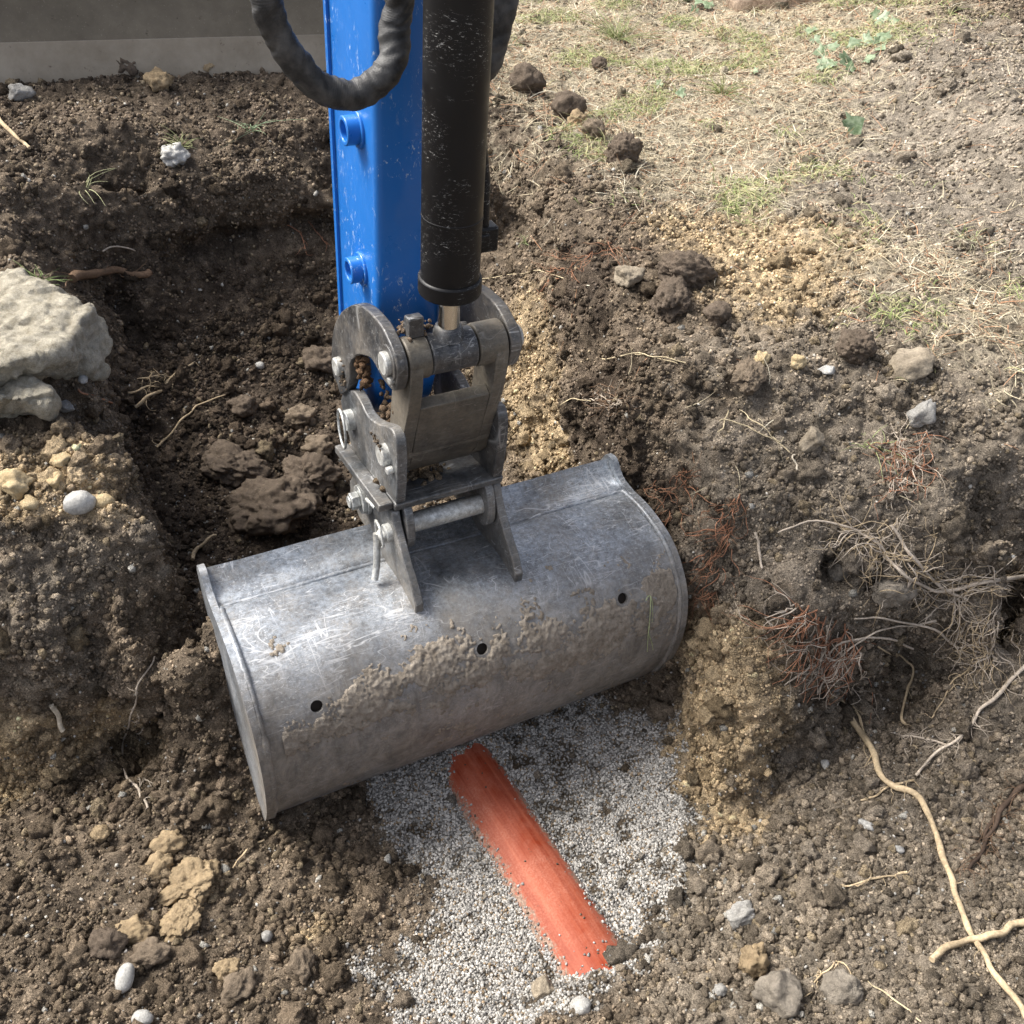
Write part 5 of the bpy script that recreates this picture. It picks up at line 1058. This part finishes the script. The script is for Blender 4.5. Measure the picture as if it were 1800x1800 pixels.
def ivy(name, label, spots, seed, cat_='ivy'):
    g_ = np.random.default_rng(seed); root_ = None; vm = MB(); hs = []
    for i, (px, py, r_) in enumerate(spots):
        p, nr_ = hit(px, py); r = 1.35 * r_ * np.linalg.norm(p - CAM) / FPX; hs.append(p); tilt = nr_ + g_.normal(size=3) * .3 + np.array([-.1, -.45, .1]); p = p + np.array([0, 0, r * .35]); mb, ve = MB(), MB()
        leafmesh(mb, ve, p, tilt, r, g_.uniform(0, 6.28), g_)
        if len(spots) == 1:
            o = mb.build(name, M_LEAF, None, 80); ve.build('vein', M_VEIN, o, 80); return tag(o, label, cat_)
        if root_ is None: root_ = empty(name, tuple(hs[0])); tag(root_, label, cat_)
        l_ = mb.build('leaf', M_LEAF, root_, 80); l_.matrix_parent_inverse = Matrix.Translation(-root_.location); v_ = ve.build('vein', M_VEIN, l_, 80)
    for a, b in zip(hs[:-1], hs[1:]): vm.tube([Vector(a + np.array([0, 0, .006])), Vector((a + b) / 2 + np.array([0, 0, .012])), Vector(b + np.array([0, 0, .006]))], [.0012] * 3, 5)
    s_ = colmesh(vm.build('stem', M_ROOTS, root_, 80), RC['brown']); s_.matrix_parent_inverse = Matrix.Translation(-root_.location)
ivy('ivy_leaf', 'single large ivy leaf lying on bare soil apart from the others', [(1490, 236, 24)], 3, 'leaf')
ivy('ivy_plant', 'creeping ivy plant with many pale-veined leaves beside the dusty mound', [(1424, 58, 12), (1430, 75, 11), (1446, 98, 14), (1466, 92, 13), (1478, 112, 14), (1500, 88, 13), (1517, 78, 14), (1535, 80, 13), (1555, 76, 14), (1440, 122, 15), (1462, 116, 12), (1492, 128, 12), (1528, 112, 13), (1545, 90, 11), (1465, 66, 10)], 4)
ivy('ivy_plant', 'small ivy sprig at the foot of the tree trunk', [(1540, 32, 11), (1556, 36, 12), (1566, 44, 10), (1548, 44, 9)], 5)
ivy('ivy_plant', 'small ivy sprig in the dry grass at the top of the photo', [(1212, 6, 11), (1232, 10, 13), (1246, 18, 12), (1222, 20, 9)], 6)
ivy('ivy_plant', 'three scattered ivy leaves half hidden in the middle of the dry grass', [(1200, 168, 11), (1160, 152, 10), (1328, 130, 10)], 7)

# ------------------------------------------------------------------ tree trunk base at the top edge
tp, _n = hit(1560, 12); tc = tp + np.array([.10, .42, 0]); tb = MB(); zs = np.concatenate([np.linspace(-.12, .6, 24), np.linspace(.75, 3.2, 10)]); seg = 72; v = []
A2 = np.linspace(0, 2 * math.pi, seg, endpoint=False)
for z in zs:
    fl = np.exp(-max(z, -.05) / .16); lob = np.array([max(0, math.cos(2.5 * (a + .35))) ** 2 for a in A2]) * (1 + .0 * A2); lob = (.5 + .5 * np.cos(5 * A2 + .8)) ** 2
    rr_ = .24 - .015 * z + fl * (.07 + .26 * lob); q = np.stack([np.cos(A2) * 3, np.sin(A2) * 3, np.full(seg, z * 1.2)], 1); rr_ = rr_ * (1 + .07 * noise(q, 1.5, 3) + .05 * noise(q * np.array([3, 3, .6]), 1.6, 4))
    v += [(tc[0] + r_ * math.cos(a), tc[1] + r_ * math.sin(a), tc[2] + z) for r_, a in zip(rr_, A2)]
tb.add(v, [(j * seg + k, j * seg + (k + 1) % seg, (j + 1) * seg + (k + 1) % seg, (j + 1) * seg + k) for j in range(len(zs) - 1) for k in range(seg)] + [tuple(range((len(zs) - 1) * seg, len(zs) * seg))])
tag(tb.build('tree_trunk', M_BARK, None, 60), 'flared base of a tree trunk at the top edge behind the ivy', 'tree')

# grass strands stuck to the bucket end
def shellpath(pts, off):
    out = []; Ri = Matrix.Rotation(TH, 3, 'Z')
    for px, py in cat([np.array(p, float) for p in pts], 4):
        h, nr_ = nearest_on_shell(px, py)
        if h is not None: out.append(Ri @ (h + (nr_ if nr_.z > 0 or nr_.y < 0 else -nr_) * off) + Vector(ORG))
    return out
gm = MB()
for pts, r_ in (([(1142, 1048), (1141, 1075), (1139, 1098)], .0014), ([(1133, 1055), (1140, 1046), (1145, 1062), (1144, 1092)], .0011), ([(1139, 1098), (1137, 1118), (1136, 1143)], .0013), ([(1138, 1112), (1144, 1128), (1146, 1140)], .0012)):
    P_ = shellpath(pts, .004)
    if len(P_) > 3: gm.tube(P_, list(np.linspace(r_, r_ * .5, len(P_))), 5)
if gm.v: tag(colmesh(gm.build('grass_strand', M_STRAW, None, 80), (.36, .40, .22), 3), 'limp green grass strand stuck to the right end of the bucket', 'grass')
